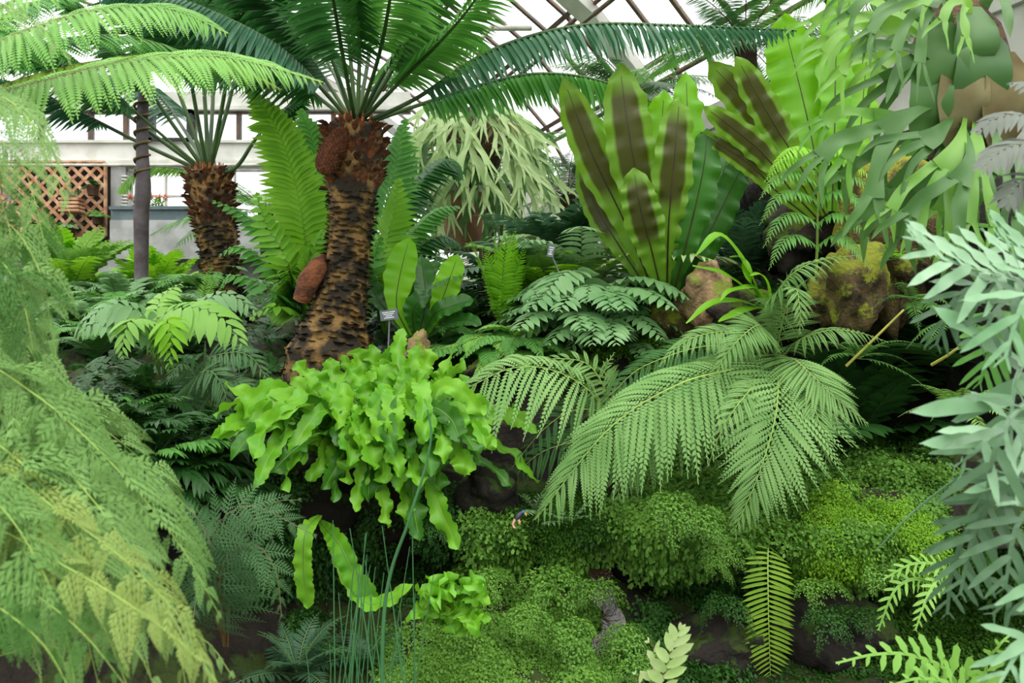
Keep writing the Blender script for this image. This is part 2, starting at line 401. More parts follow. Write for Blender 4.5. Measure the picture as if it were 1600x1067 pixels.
def glass(name, clear, tint):
    m, t, o = nodes(name); N = t.nodes.new; Lk = t.links.new
    a = N('ShaderNodeBsdfTransparent'); a.inputs[0].default_value = (*tint, 1)
    b = N('ShaderNodeBsdfPrincipled'); b.inputs['Base Color'].default_value = (.85, .87, .88, 1); b.inputs['Roughness'].default_value = .15
    tr = N('ShaderNodeBsdfTranslucent'); tr.inputs[0].default_value = (.9, .92, .93, 1)
    m1 = N('ShaderNodeMixShader'); m1.inputs[0].default_value = .6; Lk(b.outputs[0], m1.inputs[1]); Lk(tr.outputs[0], m1.inputs[2])
    m2 = N('ShaderNodeMixShader'); m2.inputs[0].default_value = clear; Lk(m1.outputs[0], m2.inputs[1]); Lk(a.outputs[0], m2.inputs[2])
    Lk(m2.outputs[0], o.inputs[0]); M[name] = m
glass('glass', .88, (.97, .98, 1))
# ---------------------------------------------------------------- the ground: sunken pool edge, wet cliff, ledge, rockery rising to the back
ST = [-7, -1.6, -.75, 0, .9, 1.5, 2.1, 3.0, 7]
PR = [
 [(1, -.1), (2.3, .1), (2.9, .5), (2.75, .88), (3.1, 1.02), (3.9, 1.2), (4.8, 1.45), (7, 1.85), (13.5, 2.45)],
 [(1, -.1), (2.3, .1), (2.9, .5), (2.75, .88), (3.1, 1.02), (3.9, 1.2), (4.8, 1.45), (7, 1.85), (13.5, 2.45)],
 [(1, -.1), (3.0, .18), (4.1, .32), (3.75, .74), (3.9, .98), (4.3, 1.2), (5.0, 1.42), (7, 1.85), (13.5, 2.45)],
 [(1, -.1), (3.1, .25), (4.1, .42), (3.6, .72), (4.0, .82), (4.4, 1.2), (4.9, 1.66), (6.5, 1.95), (13.5, 2.45)],
 [(1, -.1), (3.15, .12), (3.9, .35), (3.45, .76), (4.0, .92), (4.4, 1.35), (4.8, 1.8), (6.5, 2.05), (13.5, 2.45)],
 [(1, -.1), (3.05, .02), (4.0, .3), (3.35, .7), (4.0, .93), (4.8, 1.02), (5.0, 1.95), (6, 2.2), (13.5, 2.5)],
 [(1, -.1), (2.9, .02), (3.8, .3), (3.3, .7), (3.9, .95), (5.3, 1.05), (5.5, 2.1), (6.2, 2.3), (13.5, 2.5)],
 [(1, -.1), (2.6, .1), (3.3, .3), (3.2, .8), (3.6, 1.0), (4.3, 1.3), (4.6, 2.2), (6, 2.5), (13.5, 2.6)],
 [(1, -.1), (2.6, .1), (3.3, .3), (3.2, .8), (3.6, 1.0), (4.3, 1.3), (4.6, 2.2), (6, 2.5), (13.5, 2.6)],
]
def terrain():
    xs = np.concatenate([np.linspace(-7, -2.4, 36, endpoint=False), np.linspace(-2.4, 3.0, 200, endpoint=False), np.linspace(3.0, 7, 30)])
    nv = 170; K = len(PR[0])
    vk = np.concatenate([np.linspace(0, 1, 8, endpoint=False), np.linspace(1, 6, 128, endpoint=False), np.linspace(6, 8, 34)]); nv = len(vk)
    G = np.zeros((len(xs), nv, 3))
    for i, x in enumerate(xs):
        pr = np.array([[np.interp(x, ST, [PR[s][k][c] for s in range(len(ST))]) for c in (0, 1)] for k in range(K)])
        # rounded corners of the profile
        y = np.interp(vk, range(K), pr[:, 0]); z = np.interp(vk, range(K), pr[:, 1])
        for _ in range(5):
            y[1:-1] = (y[:-2] + 2 * y[1:-1] + y[2:]) / 4; z[1:-1] = (z[:-2] + 2 * z[1:-1] + z[2:]) / 4
        G[i, :, 0] = x; G[i, :, 1] = y; G[i, :, 2] = z
    dx = np.gradient(G, axis=0); dv = np.gradient(G, axis=1); Nn = nrm(np.cross(dx, dv))
    for i in range(len(xs)):
        for j in range(nv):
            q = Vector(G[i, j])
            h = .1 * noise.noise(q * 1.7) + .09 * noise.noise(q * 4.1) + .05 * noise.noise(q * 9.3) + .02 * noise.noise(q * 21)
            G[i, j] += Nn[i, j] * h
    n = len(xs); i = np.arange(n - 1)[:, None] * nv; j = np.arange(nv - 1)[None]
    Q = np.stack([i + j, i + nv + j, i + nv + j + 1, i + j + 1], -1).reshape(-1, 4)
    return G.reshape(-1, 3), Q
TV, TQ = terrain()
gm = struct(MB().add(TV, TQ), 'ground_rockery', 'soil', True)
tag(gm, 'dark wet rock bank rising from the pool edge to the back of the fern house', 'rock bank', kind='structure')
BV = BVHTree.FromPolygons([tuple(v) for v in TV], [tuple(q) for q in TQ])
def ground(px, py, sink=.01):
    d = Vector(P(px, py, 1.0) - A(0, 0, CZ)).normalized()
    h = BV.ray_cast(Vector((0, 0, CZ)), d)
    return A(*(h[0] if h[0] else P(px, py, 6))) - A(0, 0, sink)
def drop(x, y):
    h = BV.ray_cast(Vector((x, y, 6)), Vector((0, 0, -1)))
    return A(*h[0]) if h[0] else A(x, y, 0)
# the floor of the house beyond and beside the bank
struct(MB().box((-14, -3, -.4), (14, 1.1, -.12)), 'floor', 'paintgrey')
# ---------------------------------------------------------------- end wall
Yw = 12.6
def Wx(px): return (px - 800) / F * Yw
def Wz(py): return CZ - (py - 533.5) / F * Yw
def wbox(mb, x0, y0, x1, y1, d0=0., d1=.1): mb.box((Wx(x0), Yw + d0, Wz(y1)), (Wx(x1), Yw + d1, Wz(y0)))
b = MB(); wbox(b, -260, 400, 660, 520, 0, .2); wbox(b, 199, 352, 452, 410, -.55, .2); struct(b, 'wall_back', 'paintgrey')
b = MB(); wbox(b, -260, 224, 640, 256, -.05, .25); wbox(b, -260, 253, 640, 259, -.12, .25); wbox(b, -260, 221, 640, 225, -.1, .25); struct(b, 'trim_1', 'paint')
b = MB(); wbox(b, -260, 145, 640, 172, -.05, .2); wbox(b, -260, 168, 640, 174, -.1, .2); struct(b, 'trim_2', 'paint')
b = MB(); wbox(b, 176, 258, 199, 400, -.06, .2); wbox(b, 430, 258, 452, 400, -.06, .2); wbox(b, -40, 258, -20, 400, -.06, .2); struct(b, 'trim_3', 'paintgrey')
xs = [-260, -180, -100, -20, 62, 140, 195, 238, 302, 372, 440, 520, 640]
for k in range(len(xs) - 1):
    if xs[k] in (238,): continue
    f = MB(); wbox(f, xs[k] - 3, 172, xs[k] + 3, 224, 0, .1); wbox(f, xs[k], 172, xs[k + 1], 175, 0, .1); wbox(f, xs[k], 220, xs[k + 1], 224, 0, .1)
    fo = struct(f, 'window_%d' % (k + 1), 'iron'); g = MB(); wbox(g, xs[k], 174, xs[k + 1], 222, .04, .05); g.build('pane', 'glass', fo, False)
f = MB()
for q in ((236, 174, 304, 180), (236, 218, 304, 224), (236, 174, 242, 224), (296, 174, 304, 224)): wbox(f, *q, -.12, .06)
fo = struct(f, 'window_20', 'black'); g = MB(); wbox(g, 241, 178, 298, 220, -.04, -.03); g.build('pane', 'glass', fo, False)
# glazed doorway right of the white post
f = MB()
for x in (199, 211, 258, 312, 366, 428): wbox(f, x - 1.2, 258, x + 1.2, 400, 0, .06)
for y in (266, 306, 345): wbox(f, 199, y - 1.5, 430, y + 1.5, 0, .06)
fo = struct(f, 'door_1', 'ironwhite'); g = MB(); wbox(g, 199, 258, 430, 400, .02, .03); g.build('pane', 'glass', fo, False)
b = MB(); wbox(b, -260, 258, 20, 400, .1, .2); struct(b, 'wall_left', 'paintgrey')
# shutter slats beside the post
b = MB()
for k in range(12): wbox(b, 194, 276 + k * 5, 203, 278.5 + k * 5, -.1, -.04)
tag(b.build('shutter', 'paint'), 'narrow white slatted shutter beside the white post', 'shutter')
# lattice
b = MB(); Yl = Yw - .25
x0, x1, z0, z1 = Wx(18), Wx(176), Wz(372), Wz(260)
sp = .115
for sg in (1, -1):
    c = -4.0
    while c < 4.0:
        # line z - zc = sg*(x - xc) + c clipped to the panel
        xc = (x0 + x1) / 2; zc = (z0 + z1) / 2
        lo_, hi_ = x0, x1
        zz = lambda x: zc + sg * (x - xc) + c
        for zb in (z0, z1):
            pass
        pts = []
        for x in (x0, x1):
            if z0 <= zz(x) <= z1: pts.append((x, zz(x)))
        for z in (z0, z1):
            x = xc + (z - zc - c) / sg
            if x0 < x < x1: pts.append((x, z))
        if len(pts) >= 2 and math.dist(pts[0], pts[1]) > .06:
            b.bar((pts[0][0], Yl + .012 * sg, pts[0][1]), (pts[1][0], Yl + .012 * sg, pts[1][1]), .018, .05, (0, 1, 0)) if False else b.bar((pts[0][0], Yl + .012 * sg, pts[0][1]), (pts[1][0], Yl + .012 * sg, pts[1][1]), .05, .018, (0, 1, 0))
        c += sp * 1.75
lt = thing('lattice_panel', 'tan wooden lattice panel hung with small plants by the white post', 'lattice', A((x0 + x1) / 2, Yl, z0))
b.build('lattice_slats', 'lattice', lt, False)
f = MB(); f.box((x0 - .03, Yl - .03, z0), (x0, Yl + .03, z1)); f.box((x1, Yl - .03, z0), (x1 + .03, Yl + .03, z1)); f.box((x0, Yl - .03, z1), (x1, Yl + .03, z1 + .03)); f.box((x0, Yl - .03, z0 - .03), (x1, Yl + .03, z0))
f.build('lattice_frame', 'lattice', lt, False)
b = MB(); wbox(b, 20, 255, 178, 400, -.02, .0); wb = struct(b, 'wall_dark', 'barkdark')
# planter with flowers beyond the doorway
pl = thing('planter_box', 'long grey planter box on the sill of the bright doorway', 'planter', A(Wx(255), Yw - .35, Wz(354)))
b = MB(); wbox(b, 200, 334, 312, 352, -.5, -.2); b.build('trough', 'planter', pl, False)
b = MB(); wbox(b, 197, 331, 315, 336, -.54, -.16); b.build('rim', 'planter', pl, False)
rg = random.Random(4)
for k, (px, lab) in enumerate(((232, 'small red flowering plant in the grey planter, left of the other'), (262, 'orange flowering plant in the grey planter, right of the other'))):
    t = thing('flowering_plant', lab, 'plant', A(Wx(px), Yw - .35, Wz(334)), 'flowers in the planter')
    s, fl, lv = MB(), MB(), MB()
    for i in range(7):
        q = A(Wx(px) + rg.uniform(-.16, .16), Yw - .35 + rg.uniform(-.08, .08), Wz(rg.uniform(312, 322)))
        s.tube([A(Wx(px), Yw - .35, Wz(334)), (q + A(Wx(px), Yw - .35, Wz(334))) / 2 + A(.02, 0, .02), q], .006, 4)
        for a in range(5):
            an = a * 1.257; fl.add(*[(t_blade(3, .4)[0] * .06) @ np.array(Matrix.Rotation(an, 3, 'Y')).T + q, t_blade(3, .4)[1]])
        for a in range(3):
            lv.add(t_blade(3, .25)[0] * .12 @ np.array(Matrix.Rotation(rg.uniform(0, 6), 3, 'Y')).T + (q * .5 + A(Wx(px), Yw - .35, Wz(334)) * .5), t_blade(3, .25)[1])
    s.build('stem', 'stalk_green', t); fl.build('blossom', 'flower', t); lv.build('foliage', 'bright', t)
# ---------------------------------------------------------------- glass roof, its eave running away to the right
ra = math.radians(-22.6); D = A(math.sin(ra), math.cos(ra), 0); Ax = A(math.cos(ra), -math.sin(ra), 0)
E0 = P(915, 262, 13.0)
arc = [E0]
for ln, ph in ((.9, 58), (1.2, 44), (1.5, 33), (1.8, 24), (2.2, 17), (2.6, 11), (3, 6)):
    arc.append(arc[-1] - Ax * ln * math.cos(math.radians(ph)) + A(0, 0, ln * math.sin(math.radians(ph))))
u0, u1 = -10, 7
def RP(k, u): return arc[k] + D * u
wn = 30
for k in range(len(arc) - 1):
    n_ = nrm(np.cross(D, arc[k + 1] - arc[k]))
    f = MB()
    for u in np.arange(u0, u1, .62): f.bar(RP(k, u), RP(k + 1, u), .045, .06, D)
    f.bar(RP(k + 1, u0), RP(k + 1, u1), .07, .09, n_)
    wn += 1
    fo = struct(f, 'window_%d' % wn, 'iron')
    MB().add([RP(k, u0), RP(k, u1), RP(k + 1, u1), RP(k + 1, u0)], [[0, 1, 2, 3]]).build('pane', 'glass', fo, False)
for q, u in enumerate((-6.4, -2.6, 1.4, 5.2)):
    f = MB()
    for k in range(len(arc) - 1):
        f.bar(RP(k, u) - A(0, 0, .25), RP(k + 1, u) - A(0, 0, .25), .12, .34, D)
    tag(struct(f, 'beam_rafter', 'paint'), 'white curved roof rafter under the glass, bay %s' % ('nearest', 'second nearest', 'second farthest', 'farthest')[q], 'rafter', 'curved roof rafters', 'structure')
    r = MB()
    for k in (1, 2, 3, 4):
        r.tube([RP(k, u0) - A(0, 0, .16), RP(k, u1) - A(0, 0, .16)], .035, 6); r.tube([RP(k, u0) - A(0, 0, .3), RP(k, u1) - A(0, 0, .3)], .035, 6)
    if q == 0: tag(struct(r, 'beam_purlin', 'iron', True), 'rusty double purlin pipes running below the glass roof', 'purlin', None, 'structure')
f = MB(); f.bar(E0 + D * u0 - A(0, 0, .1), E0 + D * u1 - A(0, 0, .1), .2, .3); f.bar(E0 + D * u0 - A(0, 0, 1.2), E0 + D * u1 - A(0, 0, 1.2), .1, 1.9); struct(f, 'wall_right', 'paint')
f = MB(); f.tube([P(690, 44, 9.5), P(830, 44, 9.9)], .035, 6); f.tube([P(700, 120, 9.5), P(770, 40, 9.4)], .03, 6)
tag(struct(f, 'beam_tie', 'ironwhite', True), 'thin white tie rods crossing under the glass roof', 'tie rod', None, 'structure')
f = MB(); f.tube([P(-100, 258, 11.9), P(990, 258, 11.0)], .022, 6)
tag(f.build('pipe', 'ironwhite'), 'thin white horizontal pipe spanning the house above the planting', 'pipe')
# ---------------------------------------------------------------- rocks
def rock(base, size, mat, label, seed, rot=0, rough=.28, lift=.35):
    bm = bmesh.new(); bmesh.ops.create_icosphere(bm, subdivisions=4, radius=1)
    o_ = Vector((seed * 3.1, seed * 1.7, seed))
    for v in bm.verts:
        d = v.co.copy()
        h = 1 + rough * noise.noise(d * 1.2 + o_) * 1.6 + rough * .6 * noise.noise(d * 3 + o_) + rough * .25 * noise.noise(d * 8 + o_) + rough * .12 * noise.noise(d * 18 + o_)
        c = noise.cell(d * 1.6 + o_)
        v.co = d * (h + .10 * c)
        v.co = Vector((v.co.x * size[0], v.co.y * size[1], v.co.z * size[2]))
    me = bpy.data.meshes.new('rock'); bm.to_mesh(me); bm.free()
    me.polygons.foreach_set('use_smooth', np.full(len(me.polygons), True)); me.materials.append(M[mat])
    o = link('rock', me); o.location = tuple(A(*base) + A(0, 0, size[2] * lift)); o.rotation_euler = (0, 0, rot)
    return tag(o, label, 'rock')
rock(P(765, 782, 3.72), (.14, .12, .13), 'rockdark', 'dark grey boulder beside the toy figure, under the tongue fern', 1)
rock(P(862, 520, 4.75), (.17, .14, .09), 'rockyellow', 'low mossy boulder with a yellow-green cap right of the small ferns', 2)
rock(P(922, 516, 4.8), (.15, .13, .12), 'rock', 'pitted grey-brown boulder next to the moss-capped boulder', 3)
rock(P(655, 560, 4.5), (.07, .09, .12), 'rocktan', 'small tan speckled rock poking up behind the tongue fern', 4)
rock(P(750, 590, 4.4), (.1, .09, .07), 'rock', 'small mossy stone at the right shoulder of the tongue fern', 5)
rock(P(1040, 520, 4.7), (.2, .15, .19), 'rockyellow', 'mossy rock mound under the tall bird nest fern', 6)
rock(P(1108, 480, 4.55), (.17, .14, .17), 'rocktan', 'tan pitted rock behind the bright strap-leaved plant', 7)
rock(P(1170, 500, 4.4), (.2, .15, .13), 'rock', 'mossy rock under the bright strap-leaved plant', 8)
rock(P(1385, 372, 4.35), (.24, .26, .5), 'rockyellow', 'tall yellow-mossed rock pillar below the staghorn fern', 9, 0, .3, 0)
rock(P(1322, 452, 4.2), (.17, .2, .22), 'rockyellow', 'mossy block of rock at the left jamb of the dark hollow', 10, 0, .3, 0)
rock(P(1470, 430, 4.5), (.3, .3, .22), 'rock', 'dark mossy lintel rock over the hollow', 11, 0, .35, 0)
rock(P(1255, 350, 4.9), (.22, .22, .3), 'rock', 'brown rock behind the upper climbing fern', 12, 0, .3, 0)
rock(P(1235, 330, 5.6), (.34, .3, .42), 'rockdark', 'dark rock stack in the gap between the two bird nest ferns', 13, 0, .35, 0)
rock(P(1570, 520, 4.3), (.3, .4, .8), 'rockdark', 'big shaded rock closing the right side of the hollow', 14, 0, .3, 0)
rock(P(1290, 985, 3.55), (.26, .2, .19), 'rockdark', 'round dark boulder low on the cliff right of the hanging frond', 15, 0, .22, 0)
rock(P(1120, 1010, 3.5), (.24, .2, .14), 'rockdark', 'dark boulder at the cliff foot left of the hanging frond', 16, 0, .25, 0)
# ---------------------------------------------------------------- plant building blocks
def t_cloud(n, w, sd):
    """a loose sprig of small rounded leaflets"""
    rg = np.random.default_rng(sd); Vs, Qs = [], []
    f = A([0, 0, 0], [.35, -.5, .05], [.85, -.42, 0], [1, 0, -.08], [.85, .42, 0], [.35, .5, .05]).reshape(-1, 3) * w
    for i in range(n):
        R = np.array((Matrix.Rotation(rg.uniform(0, 6.28), 3, 'Z') @ Matrix.Rotation(rg.normal(0, .5), 3, 'X') @ Matrix.Rotation(rg.normal(.2, .5), 3, 'Y')))
        Vs.append((f * rg.uniform(.6, 1.2)) @ R.T + A(rg.uniform(0, 1), rg.uniform(-.5, .5), rg.uniform(-.12, .2)))
        Qs.append(np.array([[0, 1, 2, 3], [0, 3, 4, 5]]) + 6 * i)
    return np.vstack(Vs), np.vstack(Qs)
T = {
 'sword': t_blade(4, .13, 'lance', .12), 'swordwide': t_blade(4, .2, 'ell', .12), 'leaflet': t_blade(3, 1, 'lance', .03),
 'lacy': t_comp(19, t_kite(.25, .42, .03), .135, 'lance', (70, 48), .04, .016),
 'lacyfine': t_comp(11, t_comp(5, t_kite(.26, .45), .24, 'lance', (62, 42), .1, .05), .26, 'tri', (68, 45), .05, .012),
 'tri': t_comp(8, t_comp(4, t_kite(.17, .5, .03), .5, 'lance', (34, 22), .12, .02), .44, 'tri', (42, 26), .1, .008, .6),
 'holly': t_comp(6, t_kite(.42, .45, .03), .3, 'par', (65, 50), .06, .015),
 'lobe': t_blade(6, .13, 'par', .06, .25), 'lobewide': t_blade(6, .2, 'ell', .08, .2),
 'fan': t_comp(5, t_comp(4, t_kite(.6, .72), .42, 'par', (55, 35), .15, .02), .4, 'par', (60, 35), .12, .008),
 'tuft': t_comp(5, t_kite(.5, .6, .12), .42, 'ell', (60, 35), .08, .02),
 'maid': t_comp(6, t_kite(.62, .68, .05), .2, 'par', (75, 50), .15, .008),
 'cloud': t_cloud(18, .2, 1), 'cloudfine': t_cloud(30, .14, 2),
 'finetuft': t_comp(7, t_comp(3, t_kite(.45, .6), .5, 'ell', (55, 35), .15, .03), .36, 'ell', (60, 30), .08, .015),
}
SEED = [0]
def seed(): SEED[0] += 1; return SEED[0]
def pts(q): return [P(*a) for a in q]
def px2m(q, px): return px / F * float(np.mean([a[2] for a in q]))
def FR(root, q, L, n, tm, lm, sm='stalk_green', names=('frond', 'stalk'), rr=.004, pw=None, **k):
    """a frond traced through points (pixel, pixel, distance); L = longest pinna in pixels"""
    if pw: pw = px2m(q, pw)
    w0 = k.pop('w0', None)
    b, r = frond_mb(pts(q), px2m(q, L), n, T[tm] if isinstance(tm, str) else tm, rr=rr, pw=pw, seed=seed(), w0=px2m(q, w0) if w0 else None, **k)
    o = b.build(names[0], lm, root); r.build(names[1], sm, o); return o
def SP(root, q, Wp, lm, mm='stalk_dark', names=('frond', 'midrib'), mid=.005, **k):
    b, r = strap_mb(pts(q), px2m(q, Wp), seed=seed(), mid=mid, **k)
    o = b.build(names[0], lm, root)
    if r and mm: r.build(names[1], mm, o)
    return o

# ---------------------------------------------------------------- tall bird nest fern
bn = thing('bird_nest_fern', 'tall bird nest fern, upright funnel of broad fronds with brown-striped undersides, on the centre rock', 'fern', P(1040, 478, 4.75))
Yb = 4.75
B_ = [  # base x, mid, tip, width
 [(1024, 462, 4.7), (975, 345, 4.62), (925, 240, 4.55), (880, 122, 4.5), 60, 'nest'],
 [(1030, 465, 4.66), (1008, 340, 4.5), (985, 220, 4.4), (968, 100, 4.4), 78, 'nest'],
 [(1042, 466, 4.62), (1045, 350, 4.4), (1054, 250, 4.3), (1062, 150, 4.3), 66, 'nest'],
 [(1034, 465, 4.75), (1025, 330, 4.75), (1032, 220, 4.8), (1038, 140, 4.8), 70, 'nestbright'],
 [(1050, 465, 4.8), (1068, 320, 4.85), (1074, 200, 4.9), (1072, 112, 4.95), 62, 'nestbright'],
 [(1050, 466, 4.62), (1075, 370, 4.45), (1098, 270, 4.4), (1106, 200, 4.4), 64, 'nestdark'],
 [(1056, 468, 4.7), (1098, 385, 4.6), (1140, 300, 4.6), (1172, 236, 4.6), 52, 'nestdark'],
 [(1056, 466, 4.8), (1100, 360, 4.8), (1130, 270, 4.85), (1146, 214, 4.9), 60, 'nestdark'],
 [(1024, 464, 4.85), (985, 360, 4.9), (950, 270, 5.0), (928, 180, 5.0), 60, 'nestbright'],
 [(1028, 465, 4.8), (1000, 350, 4.9), (978, 270, 5.0), (955, 200, 5.1), 60, 'nest'],
 [(1020, 465, 4.75), (965, 380, 4.75), (930, 320, 4.8), (905, 250, 4.8), 44, 'nest'],
 [(1036, 467, 4.6), (1018, 390, 4.4), (1000, 320, 4.3), (990, 262, 4.3), 62, 'nest'],
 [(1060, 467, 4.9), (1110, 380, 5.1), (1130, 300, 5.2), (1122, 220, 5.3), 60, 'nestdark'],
]
for r in B_:
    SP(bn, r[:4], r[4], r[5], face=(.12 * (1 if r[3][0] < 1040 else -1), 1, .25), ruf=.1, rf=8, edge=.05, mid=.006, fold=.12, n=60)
m = MB()
rg = random.Random(2)
for i in range(60):
    a = rg.uniform(0, 6.28); rr = rg.uniform(0, .1); q = A(1, 0, 0)
    c = P(1040, 478, 4.72) + A(rr * math.cos(a), rr * math.sin(a), -.03)
    m.tube([c, c + A(.05 * math.cos(a), .05 * math.sin(a), rg.uniform(.03, .1)), c + A(.1 * math.cos(a), .1 * math.sin(a), rg.uniform(.0, .1))], [.008, .004], 4)
m.build('root_crown', 'fiber', bn)
# second bird nest fern
b2 = thing('bird_nest_fern', 'bird nest fern leaning left behind the climbing fern, on the mossy pillar', 'fern', P(1295, 345, 4.55))
for q, w, mt in (
 ([(1290, 335, 4.5), (1252, 262, 4.4), (1205, 185, 4.35), (1150, 88, 4.3)], 50, 'nest'),
 ([(1284, 335, 4.55), (1236, 262, 4.5), (1180, 175, 4.5), (1108, 98, 4.5)], 62, 'nest'),
 ([(1276, 340, 4.5), (1235, 295, 4.4), (1185, 232, 4.35), (1100, 166, 4.3)], 42, 'nest'),
 ([(1270, 345, 4.5), (1215, 300, 4.45), (1170, 255, 4.4), (1094, 206, 4.4)], 34, 'nest'),
 ([(1288, 330, 4.65), (1268, 215, 4.75), (1246, 120, 4.8), (1222, 24, 4.8)], 92, 'nestbright'),
 ([(1300, 330, 4.6), (1304, 210, 4.65), (1306, 100, 4.7), (1312, -30, 4.7)], 58, 'nestbright'),
 ([(1292, 335, 4.7), (1285, 240, 4.9), (1262, 160, 5.0), (1262, 90, 5.0)], 60, 'nestdark'),
 ([(1310, 335, 4.6), (1340, 230, 4.7), (1350, 140, 4.8), (1356, 60, 4.8)], 50, 'nestbright')):
    SP(b2, q, w, mt, face=(.1, 1, .3), ruf=.12, rf=8, edge=.06, mid=.005, fold=.12, n=56)
# young bird nest fern by the slate tag
b3 = thing('bird_nest_fern', 'young bird nest fern with broad glossy green fronds behind the plant tag', 'fern', P(655, 528, 5.0))
for q, w, mt in (
 ([(640, 525, 4.95), (620, 480, 4.9), (625, 430, 4.9), (640, 372, 4.9)], 50, 'nestbright'),
 ([(655, 525, 5), (665, 470, 5), (662, 430, 5.05), (658, 400, 5.1)], 36, 'nestdark'),
 ([(665, 525, 4.95), (690, 470, 4.9), (708, 420, 4.9), (716, 398, 4.9)], 44, 'nestbright'),
 ([(635, 525, 5), (600, 480, 5), (575, 440, 5.05), (562, 405, 5.1)], 30, 'nestdark'),
 ([(660, 525, 4.9), (680, 490, 4.8), (715, 475, 4.75), (740, 470, 4.7)], 34, 'nestdark'),
 ([(648, 525, 4.88), (645, 490, 4.8), (655, 470, 4.75), (672, 462, 4.75)], 36, 'nestdark'),
 ([(670, 525, 4.9), (700, 505, 4.8), (730, 500, 4.75), (752, 508, 4.7)], 26, 'nestdark'),
 ([(650, 525, 5.05), (640, 450, 5.1), (675, 420, 5.2), (690, 412, 5.2)], 34, 'nestdark')):
    SP(b3, q, w, mt, face=(.1, -.9, .5), ruf=.06, rf=6, edge=.03, mid=.004, fold=.2)
# ---------------------------------------------------------------- tongue fern mound
tf = thing('tongue_fern', 'big bright green tongue fern with wavy crested straps, mounded on the ledge', 'fern', P(590, 720, 3.9))
tips = [(630, 512, 4.1, 26), (655, 540, 4.0, 32), (712, 538, 4.0, 28), (598, 560, 4.0, 34), (560, 545, 4.1, 36), (520, 560, 4.05, 36), (480, 575, 4.0, 36), (526, 598, 3.7, 30), (430, 600, 3.95, 36),
 (455, 590, 4.0, 34), (690, 570, 4.0, 36), (660, 600, 3.8, 34), (735, 590, 3.9, 30), (625, 660, 3.45, 32), (600, 620, 3.8, 36), (570, 600, 3.85, 34), (500, 620, 3.75, 36), (460, 640, 3.7, 34),
 (410, 640, 3.8, 34), (390, 610, 3.9, 32), (375, 690, 3.7, 30), (420, 742, 3.55, 30), (515, 735, 3.45, 34), (600, 755, 3.4, 36), (575, 785, 3.4, 32), (700, 655, 3.55, 36), (712, 620, 3.7, 40),
 (785, 640, 3.65, 26), (840, 676, 3.6, 30), (810, 640, 3.75, 24), (800, 762, 3.55, 22), (840, 755, 3.62, 24), (735, 742, 3.4, 42), (690, 770, 3.45, 34), (606, 825, 3.4, 26), (632, 820, 3.42, 26), (655, 845, 3.4, 32),
 (716, 858, 3.38, 34), (560, 700, 3.4, 38), (640, 715, 3.4, 36), (500, 690, 3.5, 36), (335, 650, 3.75, 30), (318, 715, 3.7, 30), (350, 600, 3.95, 28), (545, 640, 3.55, 34), (680, 690, 3.42, 34), (470, 700, 3.5, 32), (540, 755, 3.4, 30), (650, 630, 3.6, 36), (585, 580, 3.9, 34),
 (400, 670, 3.6, 32), (440, 690, 3.5, 34), (365, 640, 3.75, 32), (480, 600, 3.85, 34), (545, 575, 3.9, 34), (620, 570, 3.95, 34), (675, 545, 4.05, 28), (700, 590, 3.85, 34), (755, 650, 3.5, 32), (620, 690, 3.4, 36), (580, 650, 3.5, 36), (530, 670, 3.45, 36), (660, 660, 3.45, 34), (720, 690, 3.4, 36), (625, 770, 3.4, 30), (480, 660, 3.55, 34), (445, 615, 3.85, 34), (760, 700, 3.45, 30), (345, 680, 3.6, 28), (580, 540, 4.15, 30),
 (540, 555, 4.05, 26), (612, 540, 4.1, 26), (675, 575, 3.95, 28), (642, 575, 3.9, 26), (500, 585, 3.95, 28), (462, 565, 4.05, 28), (725, 560, 3.95, 26), (770, 665, 3.55, 26), (765, 620, 3.75, 24), (430, 660, 3.6, 30), (395, 720, 3.5, 28), (360, 720, 3.5, 28), (330, 685, 3.6, 28), (380, 655, 3.7, 30), (420, 620, 3.8, 30), (450, 735, 3.45, 28), (500, 655, 3.6, 30), (520, 635, 3.65, 30),
 (440, 765, 3.45, 30), (485, 752, 3.42, 30), (520, 785, 3.38, 28), (556, 800, 3.36, 28), (585, 735, 3.36, 34), (615, 710, 3.36, 34), (655, 765, 3.36, 32), (692, 725, 3.36, 34), (752, 722, 3.4, 30), (775, 700, 3.45, 28), (470, 722, 3.45, 30), (505, 765, 3.4, 28), (548, 728, 3.38, 34), (624, 745, 3.36, 32), (672, 745, 3.36, 32), (400, 760, 3.5, 26), (590, 690, 3.38, 34), (530, 700, 3.42, 32), (730, 665, 3.45, 32), (665, 690, 3.38, 34)]
rg = random.Random(11)
for i, (x, y, Y, w) in enumerate(tips):
    if x < 490: Y -= .5 * min(1, (490 - x) / 80)
    dx = x - 590; dy = y - 705
    b0 = (590 + dx * .3 + rg.uniform(-25, 25), 715 + min(dy, 0) * .12 + rg.uniform(-10, 10), 3.85)
    up = 40 + rg.uniform(0, 40) if dy > -60 else 0
    m1 = (b0[0] * .6 + x * .4 + rg.uniform(-14, 14), b0[1] * .55 + y * .45 - up, b0[2] * .5 + Y * .5 - .04)
    m2 = (b0[0] * .25 + x * .75 + rg.uniform(-12, 12), b0[1] * .2 + y * .8 - up * .7, b0[2] * .2 + Y * .8)
    tip = (x, y, Y)
    SP(tf, [b0, m1, m2, tip], w * rg.uniform(.66, .86), 'tonguedeep' if dy > -30 and i % 3 == 0 else 'tongue', 'stalk_pale', pr='tongue', face=(rg.uniform(-1.3, 1.3), -.8, rg.uniform(.1, 1.4)), ruf=.2, rf=rg.uniform(3.5, 6), edge=.06, teeth=.2, crest=1.1, mid=.0018, fold=.3, n=80, cols=8)
